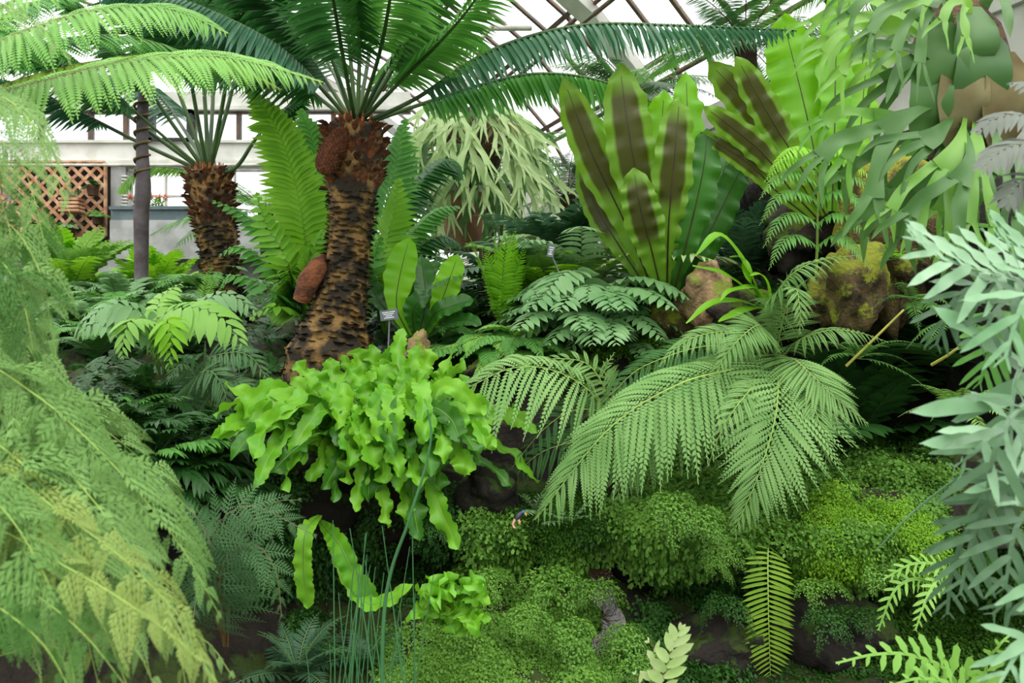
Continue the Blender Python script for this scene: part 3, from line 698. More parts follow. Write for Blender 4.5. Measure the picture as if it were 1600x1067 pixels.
# drooping fronds lower left, one hanging
t2 = thing('tongue_fern', 'pair of long hanging tongue fern fronds left of the dark slot', 'fern', ground(520, 800))
SP(t2, [(500, 805, 3.5), (478, 830, 3.3), (474, 890, 3.28), (482, 950, 3.3)], 26, 'tongue', 'stalk_green', pr='tongue', face=(0, -1, .3), ruf=.1, rf=7, edge=.08, teeth=.2, mid=.003)
SP(t2, [(500, 815, 3.5), (530, 850, 3.3), (555, 900, 3.25), (588, 940, 3.25)], 30, 'tongue', 'stalk_green', pr='tongue', face=(-.3, -1, .3), ruf=.12, rf=7, edge=.1, teeth=.2, mid=.003)
SP(t2, [(505, 820, 3.5), (560, 930, 3.25), (600, 940, 3.2), (644, 912, 3.2)], 22, 'tongue', 'stalk_green', pr='tongue', face=(0, -.7, 1), ruf=.2, rf=7, edge=.1, teeth=.3, mid=.003)
# small crested clump low on the cliff
t3 = thing('tongue_fern', 'small frilly tongue fern low on the wet cliff beside the rush stems', 'fern', ground(700, 985))
for i in range(34):
    a = rg.uniform(0, 6.28); r = rg.uniform(20, 70); x, y = 700 + r * math.cos(a), 948 + .75 * r * math.sin(a)
    SP(t3, [(700 + .2 * (x - 700), 975, 3.12), (.5 * (x + 700), .5 * (y + 975) - 25, 2.98), (x, y, 2.92 + rg.uniform(-.1, .1))], rg.uniform(17, 24), 'tongue', 'stalk_pale', pr='tongue', face=(rg.uniform(-.6, .6), -1, rg.uniform(.2, 1)), ruf=.28, rf=4, edge=.1, teeth=.25, crest=1.5, mid=.0015, n=50)

# ---------------------------------------------------------------- pale lacy ferns over the hollow
lf = thing('lacy_fern', 'large pale green lacy fern arching over the ledge beside the dark hollow', 'fern', ground(1215, 560))
fk = dict(names=('frond', 'stalk'), sm='stalk_pale')
FR(lf, [(1215, 560, 4.1), (1216, 585, 3.7), (1212, 650, 3.45), (1186, 740, 3.35), (1146, 834, 3.35)], 150, 30, 'lacy', 'lacy', face=(0, -1, .55), a=(72, 28), pr='tri', droop=.3, st=.1, rr=.006, **fk)
FR(lf, [(1225, 560, 4.1), (1240, 560, 3.8), (1268, 585, 3.6), (1310, 625, 3.5), (1356, 662, 3.5)], 95, 26, 'lacy', 'lacy', face=(0, -.8, .8), a=(72, 28), pr='tri', droop=.3, **fk)
FR(lf, [(1200, 560, 4.1), (1150, 575, 3.7), (1060, 600, 3.5), (952, 669, 3.4), (836, 812, 3.4)], 110, 36, 'lacy', 'lacy', face=(.2, -.8, .9), a=(70, 30), pr='lance', droop=.55, st=.1, rr=.006, **fk)
FR(lf, [(1200, 560, 4.1), (1140, 580, 3.75), (1095, 620, 3.6), (1080, 660, 3.5), (1067, 700, 3.5)], 85, 24, 'lacy', 'lacy', face=(0, -1, .5), a=(72, 28), pr='tri', droop=.3, **fk)
FR(lf, [(1200, 555, 4.1), (1190, 510, 3.8), (1165, 520, 3.6), (1130, 560, 3.5), (1112, 604, 3.5)], 72, 24, 'lacy', 'lacy', face=(0, -1, .7), a=(72, 28), pr='tri', droop=.25, **fk)
FR(lf, [(1200, 555, 4.1), (1150, 520, 3.85), (1100, 522, 3.7), (1060, 540, 3.65), (1030, 572, 3.6)], 62, 24, 'lacy', 'lacy', face=(0, -.9, .9), a=(72, 28), pr='tri', droop=.35, **fk)
FR(lf, [(1212, 555, 4.1), (1205, 480, 3.9), (1235, 430, 3.75), (1285, 405, 3.7), (1345, 398, 3.7)], 66, 26, 'lacy', 'lacy', face=(0, -.7, .9), a=(74, 28), pr='tri', droop=.6, **fk)
FR(lf, [(1212, 558, 4.1), (1230, 470, 3.85), (1243, 450, 3.65), (1250, 480, 3.58), (1250, 522, 3.58)], 72, 22, 'lacy', 'lacy', face=(0, -1, .5), a=(72, 28), pr='tri', droop=.3, **fk)
FR(lf, [(1220, 558, 4.1), (1250, 530, 3.9), (1300, 515, 3.8), (1345, 520, 3.8), (1388, 534, 3.8)], 44, 24, 'lacy', 'lacy', face=(0, -.7, .9), a=(74, 30), pr='tri', droop=.5, **fk)
FR(lf, [(1220, 562, 4.1), (1180, 600, 3.6), (1140, 650, 3.4), (1120, 690, 3.38), (1106, 730, 3.38)], 70, 22, 'lacy', 'lacy', face=(0, -1, .5), a=(70, 28), pr='tri', droop=.3, **fk)
FR(lf, [(1222, 562, 4.1), (1262, 610, 3.6), (1280, 660, 3.45), (1290, 700, 3.45), (1290, 745, 3.45)], 70, 22, 'lacy', 'lacy', face=(0, -1, .5), a=(70, 28), pr='tri', droop=.3, **fk)
FR(lf, [(1190, 560, 4.1), (1130, 600, 3.8), (1040, 650, 3.65), (985, 720, 3.6), (960, 790, 3.6)], 80, 26, 'lacy', 'lacy', face=(.2, -.9, .7), a=(70, 30), pr='lance', droop=.5, **fk)
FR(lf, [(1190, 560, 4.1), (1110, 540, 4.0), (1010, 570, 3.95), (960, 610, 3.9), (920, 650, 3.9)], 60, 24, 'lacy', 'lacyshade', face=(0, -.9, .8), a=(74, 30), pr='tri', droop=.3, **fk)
l2 = thing('lacy_fern', 'low lacy fern spreading between the tongue fern and the larger lacy fern', 'fern', ground(955, 680))
FR(l2, [(965, 690, 4.1), (930, 620, 3.8), (870, 580, 3.7), (800, 575, 3.65), (722, 610, 3.65)], 92, 18, 'lacy', 'lacy', face=(.1, -.8, .8), a=(78, 40), pr='par', droop=.6, **fk)
FR(l2, [(965, 690, 4.1), (950, 620, 3.95), (920, 570, 3.9), (870, 560, 3.9), (820, 570, 3.9)], 70, 16, 'lacy', 'lacy', face=(0, -.8, .9), a=(78, 40), pr='tri', droop=.3, **fk)
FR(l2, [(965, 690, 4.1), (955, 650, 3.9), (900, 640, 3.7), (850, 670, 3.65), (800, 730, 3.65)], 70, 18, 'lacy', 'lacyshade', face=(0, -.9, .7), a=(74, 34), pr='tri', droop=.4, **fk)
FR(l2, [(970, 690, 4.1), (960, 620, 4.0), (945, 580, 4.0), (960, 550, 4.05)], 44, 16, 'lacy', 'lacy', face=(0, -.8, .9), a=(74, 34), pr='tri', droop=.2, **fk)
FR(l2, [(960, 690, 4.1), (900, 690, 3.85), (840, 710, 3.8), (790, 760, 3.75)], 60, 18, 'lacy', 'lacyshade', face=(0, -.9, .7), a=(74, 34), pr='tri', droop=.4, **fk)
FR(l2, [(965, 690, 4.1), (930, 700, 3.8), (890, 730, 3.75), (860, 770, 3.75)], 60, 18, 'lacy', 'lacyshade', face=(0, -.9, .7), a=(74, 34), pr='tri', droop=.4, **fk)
# climbing fern by the pillar
l3 = thing('lacy_fern', 'tall slender fern with side fronds in tiers standing before the mossy pillar', 'fern', P(1275, 430, 4.1))
s_ = MB().tube(pts([(1275, 430, 4.1), (1277, 380, 4.0), (1278, 300, 3.95), (1272, 240, 3.95)]), [.008, .003], 6); s_.build('stem', 'stalk_pale', l3)
for y, w, yt in ((246, 70, 30), (262, 85, 30), (285, 95, 36), (315, 92, 50), (350, 85, 50), (385, 80, 50)):
    for s in (-1, 1):
        x0 = 1276; x1 = x0 + s * w * rg.uniform(.85, 1.1) * (1 if s < 0 else 1.05)
        FR(l3, [(x0, y, 3.97), (x0 + s * w * .3, y - 16, 3.9), (x0 + s * w * .65, y - 8, 3.85), (x1, y + yt * .75, 3.82)], 26, 20, 'sword', 'sword' if y > 262 else 'bright', 'stalk_pale', names=('pinna', 'stalk'), face=(0, -.6, 1), a=(80, 45), pr='tri', droop=.4, st=.05, rr=.002)
# hanging single frond
hf = thing('hanging_fern_frond', 'single yellow-green fern frond hanging straight down the cliff over the dark gap', 'fern frond', P(1203, 840, 3.46))
FR(hf, [(1203, 840, 3.46), (1200, 872, 3.38), (1201, 960, 3.33), (1204, 1056, 3.33)], 43, 27, t_blade(4, .062, 'par', .1), 'hang', 'stalk_pale', names=('blade', 'stalk'), face=(0, -1, .1), a=(88, 62), pr='par', droop=.12, st=.1, jit=.03)
# ---------------------------------------------------------------- cycads
def trunk(root, path, rad, top=.22, seed_=0, dens=1.0):
    """fibrous trunk with the spiral of old leaf bases; top share of it is dark and shaggy"""
    rg = np.random.default_rng(seed_)
    p = spline(path, 60); s = np.linspace(0, 1, 60); r = np.interp(s, np.linspace(0, 1, len(rad)), rad)
    TT, Y, N = frames(p, (0, -1, 0))
    r_ = r * (1 + rg.normal(0, .03, 60))
    lowp, topp = MB().tube(p, r_ * .95, 20), MB()
    L = np.linalg.norm(np.diff(p, axis=0), axis=1).sum()
    rows = int(L / .036 * dens)
    sc = t_blade(3, .55, 'ell', .25)
    for (m, lo, hi) in ((lowp, 0, 1 - top), (topp, 1 - top, 1.02)):
        pos, X, NN, Ls = [], [], [], []
        for k in range(rows):
            t = k / rows
            if not lo <= t < hi: continue
            n = 15
            for j in range(n):
                a = 6.283 * (j + .5 * (k % 2)) / n + rg.normal(0, .08)
                i = min(59, t * 59); q = np.array([np.interp(i, range(60), p[:, c]) for c in range(3)]); ii = int(i)
                d = math.cos(a) * Y[ii] + math.sin(a) * N[ii]; rr = np.interp(i, range(60), r_)
                pos.append(q + d * rr * .9)
                out = .8 if hi < 1 else 1.0
                X.append(nrm(d * out + TT[ii] * (rg.uniform(-.1, .5) if hi < 1 else rg.uniform(.2, 1.6)) + rg.normal(0, .15, 3)))
                NN.append(TT[ii]); Ls.append(rg.uniform(.026, .05) if hi < 1 else rg.uniform(.05, .11))
        place(m, sc, np.array(pos), np.array(X), np.array(NN), np.array(Ls), np.array(Ls) * (1.7 if hi < 1 else .5))
    lowp.build('trunk', 'barkochre', root); topp.build('crown_fiber', 'fiber', root)
    # orange brush of young fibre in the very top
    c = MB(); q = p[-1]
    for i in range(90):
        a = rg.uniform(0, 6.28); u = rg.uniform(0, 1) ** .5; d = A(math.cos(a), math.sin(a), 0) * r[-1] * .75 * u
        c.tube([q + d - A(0, 0, .06), q + d * 1.1 + A(0, 0, rg.uniform(.05, .14) * (1.2 - u * .6))], [.012, .003], 4)
    c.build('young_fiber', 'crownfiber', root)
LF = T['leaflet']
def CY(root, q, L, n, lm, face=(0, -.3, 1), lift=-25, droop=.25, st=.28, pw=5, sm='stalk_cycad', rr=.015, a=(78, 45), pr='par'):
    return FR(root, q, L, n, LF, lm, sm, names=('frond', 'stalk'), face=face, lift=lift, droop=droop, st=st, pw=pw, rr=rr, a=a, pr=pr, jit=.035)
c1 = thing('cycad', 'tall cycad with ochre ringed trunk, brown cone and long arching dark fronds', 'cycad', ground(520, 585))
gz = BASE[c1.name]; Y1 = gz[1]
q0 = P(515, 575, Y1); 
trunk(c1, [gz - A(0, 0, .1), P(520, 545, Y1), P(536, 450, Y1 + .02), P(549, 350, Y1 + .03), P(552, 270, Y1 + .03), P(556, 198, Y1 + .03)], [.33, .29, .19, .155, .14, .15, .19, .17], .26, 5)
cr_ = (556, 196, Y1 + .03)
for (q, L, n, mt, kw) in (
 ([cr_, (650, 152, Y1 - .2), (765, 78, Y1 - .35), (905, 38, Y1 - .4), (1060, 38, Y1 - .4), (1245, 46, Y1 - .3)], 58, 62, 'cycadblue', dict(lift=-45, droop=.35, st=.2)),
 ([cr_, (660, 160, Y1 + .1), (760, 128, Y1 + .2), (850, 113, Y1 + .2), (950, 128, Y1 + .2), (1070, 182, Y1 + .3)], 56, 56, 'cycadlight', dict(lift=-55, droop=.3, st=.2)),
 ([cr_, (600, 110, Y1 - .2), (660, 10, Y1 - .4), (740, -90, Y1 - .5), (860, -130, Y1 - .5)], 80, 44, 'cycadlight', dict(lift=-30, st=.25)),
 ([cr_, (615, 100, Y1 - .1), (640, 10, Y1 - .2), (680, -80, Y1 - .3), (760, -160, Y1 - .4)], 90, 40, 'cycad', dict(st=.28)),
 ([cr_, (630, 120, Y1 - .3), (690, 60, Y1 - .6), (740, 0, Y1 - .8), (770, -60, Y1 - 1)], 75, 44, 'cycadlight', dict(lift=-20, st=.3)),
 ([cr_, (560, 60, Y1 - .1), (556, -100, Y1 - .2), (540, -260, Y1 - .5)], 90, 40, 'cycad', dict(st=.5)),
 ([cr_, (545, 60, Y1), (530, -80, Y1), (490, -220, Y1)], 90, 40, 'cycad', dict(st=.45)),
 ([cr_, (578, 70, Y1 + .2), (590, -60, Y1 + .4), (610, -220, Y1 + .8)], 90, 40, 'cycadlight', dict(st=.45)),
 ([cr_, (590, 90, Y1 - .4), (610, -10, Y1 - .8), (620, -120, Y1 - 1.3)], 90, 40, 'cycadlight', dict(st=.4)),
 ([cr_, (535, 80, Y1 - .5), (515, -30, Y1 - 1), (490, -120, Y1 - 1.4)], 90, 40, 'cycad', dict(st=.35)),
 ([cr_, (520, 90, Y1 - .2), (480, -10, Y1 - .3), (420, -90, Y1 - .4), (330, -130, Y1 - .5)], 95, 44, 'cycad', dict(st=.3)),
 ([cr_, (500, 110, Y1), (450, 40, Y1 - .1), (380, -20, Y1 - .2), (280, -50, Y1 - .3)], 95, 46, 'cycad', dict(st=.25)),
 ([cr_, (495, 128, Y1 - .2), (438, 74, Y1 - .4), (365, 32, Y1 - .6), (270, -4, Y1 - .8), (160, -10, Y1 - .9)], 80, 52, 'cycadblue', dict(st=.22, lift=-40)),
 ([cr_, (510, 160, Y1 + .1), (455, 120, Y1 + .2), (380, 98, Y1 + .3), (280, 110, Y1 + .4)], 70, 46, 'cycad', dict(st=.25, lift=-35)),
 ([cr_, (520, 110, Y1 + .5), (480, 50, Y1 + .9), (430, 10, Y1 + 1.3), (360, 0, Y1 + 1.7)], 80, 40, 'cycad', dict(st=.25)),
 ([cr_, (600, 120, Y1 + .5), (650, 60, Y1 + .9), (710, 40, Y1 + 1.3), (770, 80, Y1 + 1.7)], 60, 40, 'cycadlight', dict(st=.25))):
    CY(c1, q, L, n, mt, **kw)
b = MB(); cc = P(520, 238, Y1 - .16); ax = nrm(P(534, 208, Y1 - .16) - P(504, 268, Y1 - .16)); 
u = np.linspace(-1, 1, 24); b.tube([cc + ax * .15 * k for k in u], .062 * np.sqrt(np.maximum(.01, 1 - np.abs(u) ** 2.6)) * (1.05 - .2 * u), 14)
kt = t_blade(2, .6, 'ell', .3); rn = np.random.default_rng(3); pos, X = [], []
pp, qq = nrm(np.cross(ax, A(0, 1, 0))), None; qq = np.cross(ax, pp)
for k in range(26):
    h = -1 + 2 * (k + .5) / 26
    for j in range(13):
        a = 6.283 * (j + .5 * (k % 2)) / 13; d = math.cos(a) * pp + math.sin(a) * qq
        pos.append(cc + ax * .15 * h + d * .06 * math.sqrt(max(.01, 1 - abs(h) ** 2.6)) * (1.05 - .2 * h)); X.append(nrm(d * .6 + ax))
place(b, kt, np.array(pos), np.array(X), np.array([nrm(x + 0.01) for x in np.cross(X, np.cross(X, ax) + .01)]), np.full(len(pos), .022), np.full(len(pos), .022))
b.build('cone', 'conebrown', c1)
b = MB(); b.tube(pts([(470, 470, Y1 - .1), (482, 440, Y1 - .12), (498, 415, Y1 - .1), (505, 400, Y1 - .05)]), [.05, .07, .06, .02], 10); b.build('offset_bulb', 'fiber', c1)
c2 = thing('cycad', 'shorter cycad with a dark shaggy trunk and a fan of straight bare leaf stalks', 'cycad', ground(365, 500))
g2 = BASE[c2.name]; Y2 = max(5.6, g2[1])
trunk(c2, [g2 - A(0, 0, .1), P(352, 470, Y2), P(345, 410, Y2), P(335, 340, Y2), P(325, 272, Y2)], [.2, .175, .17, .18, .19, .2], .34, 9)
cr2 = (325, 270, Y2)
for (q, L, n, mt, kw) in (
 ([cr2, (220, 222, Y2), (120, 172, Y2), (20, 128, Y2), (-80, 120, Y2)], 60, 40, 'cycadblue', dict(st=.42)),
 ([cr2, (240, 198, Y2 - .3), (165, 132, Y2 - .6), (90, 75, Y2 - .9), (0, 40, Y2 - 1.1)], 75, 40, 'cycad', dict(st=.42, rr=.016)),
 ([cr2, (235, 205, Y2 - .1), (150, 140, Y2 - .2), (60, 90, Y2 - .3), (-30, 80, Y2 - .3)], 70, 40, 'cycad', dict(st=.42)),
 ([cr2, (262, 180, Y2 - .2), (215, 110, Y2 - .4), (150, 30, Y2 - .6), (80, -30, Y2 - .8)], 75, 40, 'cycad', dict(st=.45)),
 ([cr2, (290, 170, Y2), (258, 90, Y2), (215, 10, Y2), (160, -60, Y2)], 75, 40, 'cycad', dict(st=.48)),
 ([cr2, (305, 160, Y2 - .3), (290, 80, Y2 - .6), (265, 0, Y2 - .9), (235, -60, Y2 - 1.1)], 75, 40, 'cycad', dict(st=.5)),
 ([cr2, (320, 160, Y2), (312, 80, Y2), (300, 0, Y2), (280, -60, Y2)], 75, 40, 'cycad', dict(st=.55)),
 ([cr2, (332, 160, Y2 + .2), (333, 80, Y2 + .4), (330, 0, Y2 + .6), (320, -60, Y2 + .8)], 75, 36, 'cycad', dict(st=.55)),
 ([cr2, (345, 170, Y2 - .2), (358, 100, Y2 - .4), (378, 20, Y2 - .6), (405, -50, Y2 - .8)], 75, 40, 'cycad', dict(st=.5)),
 ([cr2, (352, 175, Y2), (370, 110, Y2), (400, 40, Y2), (445, -20, Y2)], 75, 40, 'cycad', dict(st=.5)),
 ([cr2, (365, 262, Y2 - .1), (395, 220, Y2 - .2), (425, 185, Y2 - .3), (470, 150, Y2 - .4)], 40, 30, 'cycad', dict(st=.6)),
 ([cr2, (300, 220, Y2 + .4), (250, 150, Y2 + .9), (200, 120, Y2 + 1.3), (130, 120, Y2 + 1.7)], 60, 36, 'cycadblue', dict(st=.35)),
 ([cr2, (270, 262, Y2 + .1), (235, 262, Y2 + .1), (205, 275, Y2 + .1), (185, 300, Y2)], 26, 26, 'swordlight', dict(st=.2, pw=4))):
    CY(c2, q, L, n, mt, **{'rr': .021, **kw})
# young cycads: leaf fans between and beside the trunks
c3 = thing('cycad', 'young cycad with broad bright yellow-green fronds standing between the two trunks', 'cycad', ground(470, 500))
Y3 = BASE[c3.name][1]
for (q, L, n, mt, kw) in (
 ([(468, 490, Y3), (478, 400, 5.3), (462, 290, 5.2), (432, 200, 5.15), (388, 138, 5.1)], 66, 50, 'cycadbright', dict(face=(.3, -1, .2), lift=8, droop=.3, st=.25, pw=7)),
 ([(470, 490, Y3), (490, 400, 5.5), (496, 300, 5.6), (488, 220, 5.6), (468, 170, 5.6)], 62, 44, 'cycadlight', dict(face=(.2, -1, .2), lift=8, droop=.35, st=.25)),
 ([(465, 490, Y3), (450, 420, 5.2), (420, 375, 5.1), (380, 335, 5.05), (330, 312, 5.0)], 34, 40, 'cycadlight', dict(face=(0, -.8, 1), st=.15)),
 ([(465, 490, Y3), (440, 440, 5.2), (410, 405, 5.15), (370, 385, 5.1), (340, 400, 5.1)], 34, 36, 'cycadlight', dict(face=(0, -.8, 1), st=.15)),
 ([(470, 490, Y3), (478, 430, 5.2), (492, 385, 5.15), (505, 360, 5.1)], 60, 30, 'cycadbright', dict(face=(-.2, -1, .3), st=.2, pw=7)),
 ([(465, 490, Y3), (455, 430, 5.1), (440, 390, 5.0), (415, 350, 5.0), (400, 300, 5.0)], 52, 34, 'cycadbright', dict(face=(.2, -1, .3), st=.2)),
 ([(465, 495, Y3), (430, 460, 5.1), (400, 440, 5.05), (360, 430, 5.0), (345, 450, 5.0)], 36, 32, 'cycadlight', dict(face=(0, -.8, 1), st=.15)),
 ([(465, 495, Y3), (440, 480, 5.0), (415, 480, 4.95), (390, 500, 4.9)], 34, 28, 'cycadbright', dict(face=(0, -.8, 1), st=.1)),
 ([(472, 490, Y3), (500, 460, 5.1), (510, 430, 5.0), (515, 405, 5.0)], 46, 28, 'cycadlight', dict(face=(-.2, -1, .3), st=.15))):
    CY(c3, q, L, n, mt, pr='ell', a=(75, 40), rr=.006, sm='stalk_dark', **{'pw': 6, **kw})
c4 = thing('cycad', 'young cycad with light green feather fronds to the right of the tall trunk', 'cycad', ground(600, 500))
Y4 = BASE[c4.name][1]
for (q, L, n, mt, kw) in (
 ([(590, 500, Y4), (585, 420, 5.5), (600, 330, 5.5), (618, 260, 5.5), (632, 185, 5.5)], 66, 46, 'cycadlight', dict(face=(-.2, -1, .2))),
 ([(592, 500, Y4), (590, 440, 5.3), (606, 370, 5.25), (618, 320, 5.2), (622, 278, 5.2)], 62, 40, 'cycadbright', dict(face=(-.2, -1, .2))),
 ([(595, 500, Y4), (605, 420, 5.6), (640, 370, 5.6), (680, 330, 5.6), (718, 322, 5.6)], 44, 40, 'cycadlight', dict(face=(0, -.8, 1))),
 ([(595, 500, Y4), (610, 440, 5.6), (650, 390, 5.6), (690, 370, 5.6), (720, 385, 5.6)], 44, 36, 'cycad', dict(face=(0, -.8, 1))),
 ([(592, 500, Y4), (580, 440, 5.2), (586, 400, 5.15), (596, 370, 5.1)], 40, 30, 'cycadlight', dict(face=(0, -1, .3))),
 ([(592, 500, Y4), (610, 350, 5.9), (660, 280, 6.1), (700, 250, 6.2), (720, 280, 6.2)], 50, 40, 'cycad', dict(face=(0, -.9, .6)))):
    CY(c4, q, L, n, mt, pr='ell', a=(72, 40), rr=.006, st=.25, **{'pw': 6, **kw})
# ---------------------------------------------------------------- tree fern reaching in at the upper left
tr = thing('tree_fern', 'tree fern whose long pale green fronds reach in across the upper left', 'tree fern', drop(-2.3, 2.6))
Yt = 2.6; cw = (-240, 190, 2.6)
b = MB(); zt = P(*cw)
b.tube(np.linspace(BASE[tr.name] - A(0, 0, .1), zt, 20), [.14, .11, .12], 12); b.build('trunk', 'bark', tr)
for (q, L, n, mt, kw) in (
 ([cw, (-80, 165, 2.5), (60, 128, 2.42), (200, 95, 2.4), (350, 88, 2.4), (505, 128, 2.4)], 135, 54, 'treefern', dict(face=(0, -.8, 1), droop=.35)),
 ([cw, (-80, 160, 2.6), (60, 115, 2.6), (200, 88, 2.6), (330, 90, 2.6), (440, 140, 2.6)], 120, 44, 'treeunder', dict(face=(0, -.5, 1), droop=.3)),
 ([cw, (-80, 100, 2.7), (60, 40, 2.7), (170, 12, 2.7), (270, 14, 2.7), (356, 52, 2.7)], 130, 44, 'treefern', dict(face=(0, -.8, 1), droop=.35)),
 ([cw, (-80, 60, 2.3), (40, -10, 2.2), (140, -40, 2.2), (250, -20, 2.2)], 130, 40, 'treefern', dict(face=(0, -.8, 1), droop=.35)),
 ([cw, (-60, 110, 3.0), (100, 60, 3.1), (220, 60, 3.2), (340, 100, 3.3)], 110, 44, 'cycadlight', dict(face=(0, -.3, 1), droop=.4)),
 ([cw, (-80, 160, 2.2), (20, 160, 2.0), (70, 210, 1.95), (100, 280, 1.95)], 70, 30, 'featherlight', dict(face=(.5, -1, .4), droop=.4)),
 ([cw, (-60, 60, 2.9), (60, 0, 3.0), (200, -40, 3.1)], 110, 36, 'cycadlight', dict(face=(0, -.4, 1), droop=.5))):
    FR(tr, q, L, n, 'lacy', mt, 'stalk_brown', rr=.009, pr='lance', a=(78, 38), st=.16, w0=4, **kw)
# ---------------------------------------------------------------- feathery ferns in the near left
def FE(root, q, L, n, mt, **kw):
    L *= .95; n = int(n * .62)
    kw = {**dict(face=(.2, -1, .7), droop=.75, a=(55, 28), pr='lance', st=.06), **kw}
    return FR(root, q, L * .9, int(n * 1.15), 'tri', mt, 'stalk_pale', rr=.0016, jit=.22, **kw)
f1 = thing('feathery_fern', 'feathery pale green fern hanging at the left edge from head height down', 'fern', drop(-1.35, 1.75))
hs = (-190, 700, 1.75)
stem = lambda y: [(-200, 900, 1.75), (-190, y + 60, 1.75)]
for (q, L, n, mt, kw) in (
 ([(-150, 300, 1.75), (-90, 160, 1.7), (0, 150, 1.62), (62, 215, 1.58), (112, 342, 1.56)], 80, 20, 'featherlight', dict(a=(45, 22))),
 ([(-150, 330, 1.75), (-100, 200, 1.7), (-10, 215, 1.6), (40, 270, 1.55), (70, 380, 1.52)], 80, 18, 'feather', dict(a=(45, 25))),
 ([(-140, 60, 1.75), (-60, -10, 1.7), (30, 20, 1.65), (85, 65, 1.62), (122, 116, 1.6)], 40, 16, 'featherlight', dict(a=(40, 20))),
 ([(-160, 420, 1.75), (-90, 330, 1.7), (0, 340, 1.6), (60, 420, 1.55), (88, 560, 1.52)], 95, 20, 'feather', dict(a=(50, 28))),
 ([(-160, 470, 1.75), (-90, 400, 1.7), (-10, 400, 1.55), (35, 470, 1.5), (60, 600, 1.48)], 95, 20, 'featherdeep', {}),
 ([(-160, 540, 1.75), (-90, 480, 1.65), (0, 500, 1.55), (60, 570, 1.5), (95, 690, 1.48)], 90, 20, 'feather', {}),
 ([(-160, 330, 1.9), (-80, 260, 1.85), (10, 290, 1.8), (60, 350, 1.78), (80, 450, 1.75)], 80, 18, 'featherdeep', {}),
 *[([(-160, y0 + 80, 1.75), (-80, y0, 1.7), (x0 - 30, y0 - 20, 1.62), (x0, y0 + 40, 1.58), (x0 + dx, y0 + 170, 1.56)], 62, 15, mt, dict(face=(.5, -1, .6))) for (x0, y0, dx, mt) in ((30, 380, 20, 'feather'), (60, 440, 15, 'featherlight'), (10, 300, 30, 'featherdeep'), (45, 520, 20, 'feather'), (75, 560, 10, 'featherdeep'), (15, 470, 10, 'featherlight'))]):
    FE(f1, q, L, n, mt, **kw)
b = MB(); b.tube(spline([BASE[f1.name] - A(0, 0, .05), P(-210, 800, 1.75), P(-180, 420, 1.75), P(-150, 150, 1.75), P(-140, 60, 1.75)], 24), [.012, .005], 6); b.build('stem', 'stalk_yellow', f1)
f2 = thing('feathery_fern', 'great feathery fern cascading over the lower left corner with yellow-green stalks', 'fern', drop(-1.2, 1.45))
hb = (-160, 640, 1.5)
for (q, L, n, mt, kw) in (
 ([hb, (-60, 560, 1.45), (60, 620, 1.4), (180, 730, 1.36), (280, 850, 1.34), (345, 965, 1.33)], 120, 30, 'feather', {}),
 ([hb, (-60, 600, 1.45), (60, 690, 1.36), (160, 800, 1.3), (230, 910, 1.28), (270, 1010, 1.27)], 130, 28, 'featherlight', {}),
 ([hb, (-60, 660, 1.4), (40, 730, 1.3), (110, 820, 1.25), (160, 920, 1.22), (190, 1030, 1.2)], 130, 26, 'feather', {}),
 ([hb, (-80, 720, 1.35), (0, 790, 1.2), (60, 880, 1.15), (100, 980, 1.12), (120, 1090, 1.1)], 130, 24, 'feather', {}),
 ([hb, (-60, 580, 1.55), (80, 620, 1.6), (200, 700, 1.62), (300, 800, 1.64)], 100, 24, 'feather', {}),
 ([hb, (-40, 700, 1.35), (80, 790, 1.24), (200, 880, 1.2), (300, 990, 1.18), (350, 1090, 1.18)], 110, 26, 'featherolive', {}),
 ([hb, (-60, 780, 1.3), (60, 860, 1.18), (180, 930, 1.12), (290, 1010, 1.1), (350, 1080, 1.1)], 100, 26, 'featherolive', {}),
 ([hb, (-80, 640, 1.5), (20, 660, 1.5), (100, 730, 1.5), (150, 820, 1.5)], 110, 20, 'featherdeep', {}),
 ([hb, (-80, 860, 1.3), (40, 920, 1.15), (130, 990, 1.1), (210, 1090, 1.08)], 110, 22, 'featherdeep', {}),
 ([hb, (-80, 900, 1.25), (0, 950, 1.08), (70, 1010, 1.05), (120, 1100, 1.03)], 110, 20, 'featherdeep', {}),
 ([hb, (-60, 860, 1.4), (120, 890, 1.35), (230, 960, 1.3), (320, 1000, 1.28), (365, 1060, 1.26)], 90, 24, 'featherlight', {}),
 *[([hb, (-60 + dx * .2, y0 + 30, 1.45), (x0 - 60, y0 - 20, 1.42), (x0, y0 + 30, Yf), (x0 + 40, y0 + 120, Yf - .02), (x0 + 45 + dx, y0 + 215, Yf - .03)], 78, 17, mt, dict(face=(rgf.uniform(-.2, .7), -1, rgf.uniform(.3, 1)))) for rgf in (random.Random(8),) for (x0, y0, Yf, dx, mt) in (
  (20, 620, 1.5, 10, 'feather'), (70, 660, 1.45, 30, 'featherlight'), (130, 690, 1.42, 10, 'feather'), (185, 730, 1.4, 30, 'featherlight'), (60, 740, 1.38, 0, 'featherlight'), (120, 780, 1.35, 20, 'feather'), (215, 800, 1.33, 25, 'feather'),
  (0, 700, 1.4, 0, 'featherdeep'), (170, 840, 1.3, 20, 'featherolive'), (30, 820, 1.3, 10, 'feather'), (90, 860, 1.26, 20, 'featherolive'), (240, 900, 1.27, 10, 'featherolive'), (20, 920, 1.2, 0, 'featherdeep'), (150, 930, 1.22, 30, 'feather'), (290, 950, 1.25, 0, 'featherlight'), (80, 970, 1.18, 10, 'featherdeep'), (210, 980, 1.2, 10, 'featherlight'))]):
    FE(f2, q, L, n, mt, **kw)
b = MB(); b.tube([BASE[f2.name] - A(0, 0, .05), P(-190, 900, 1.45), P(*hb)], [.03, .02], 8); b.build('rootstock', 'fiber', f2)
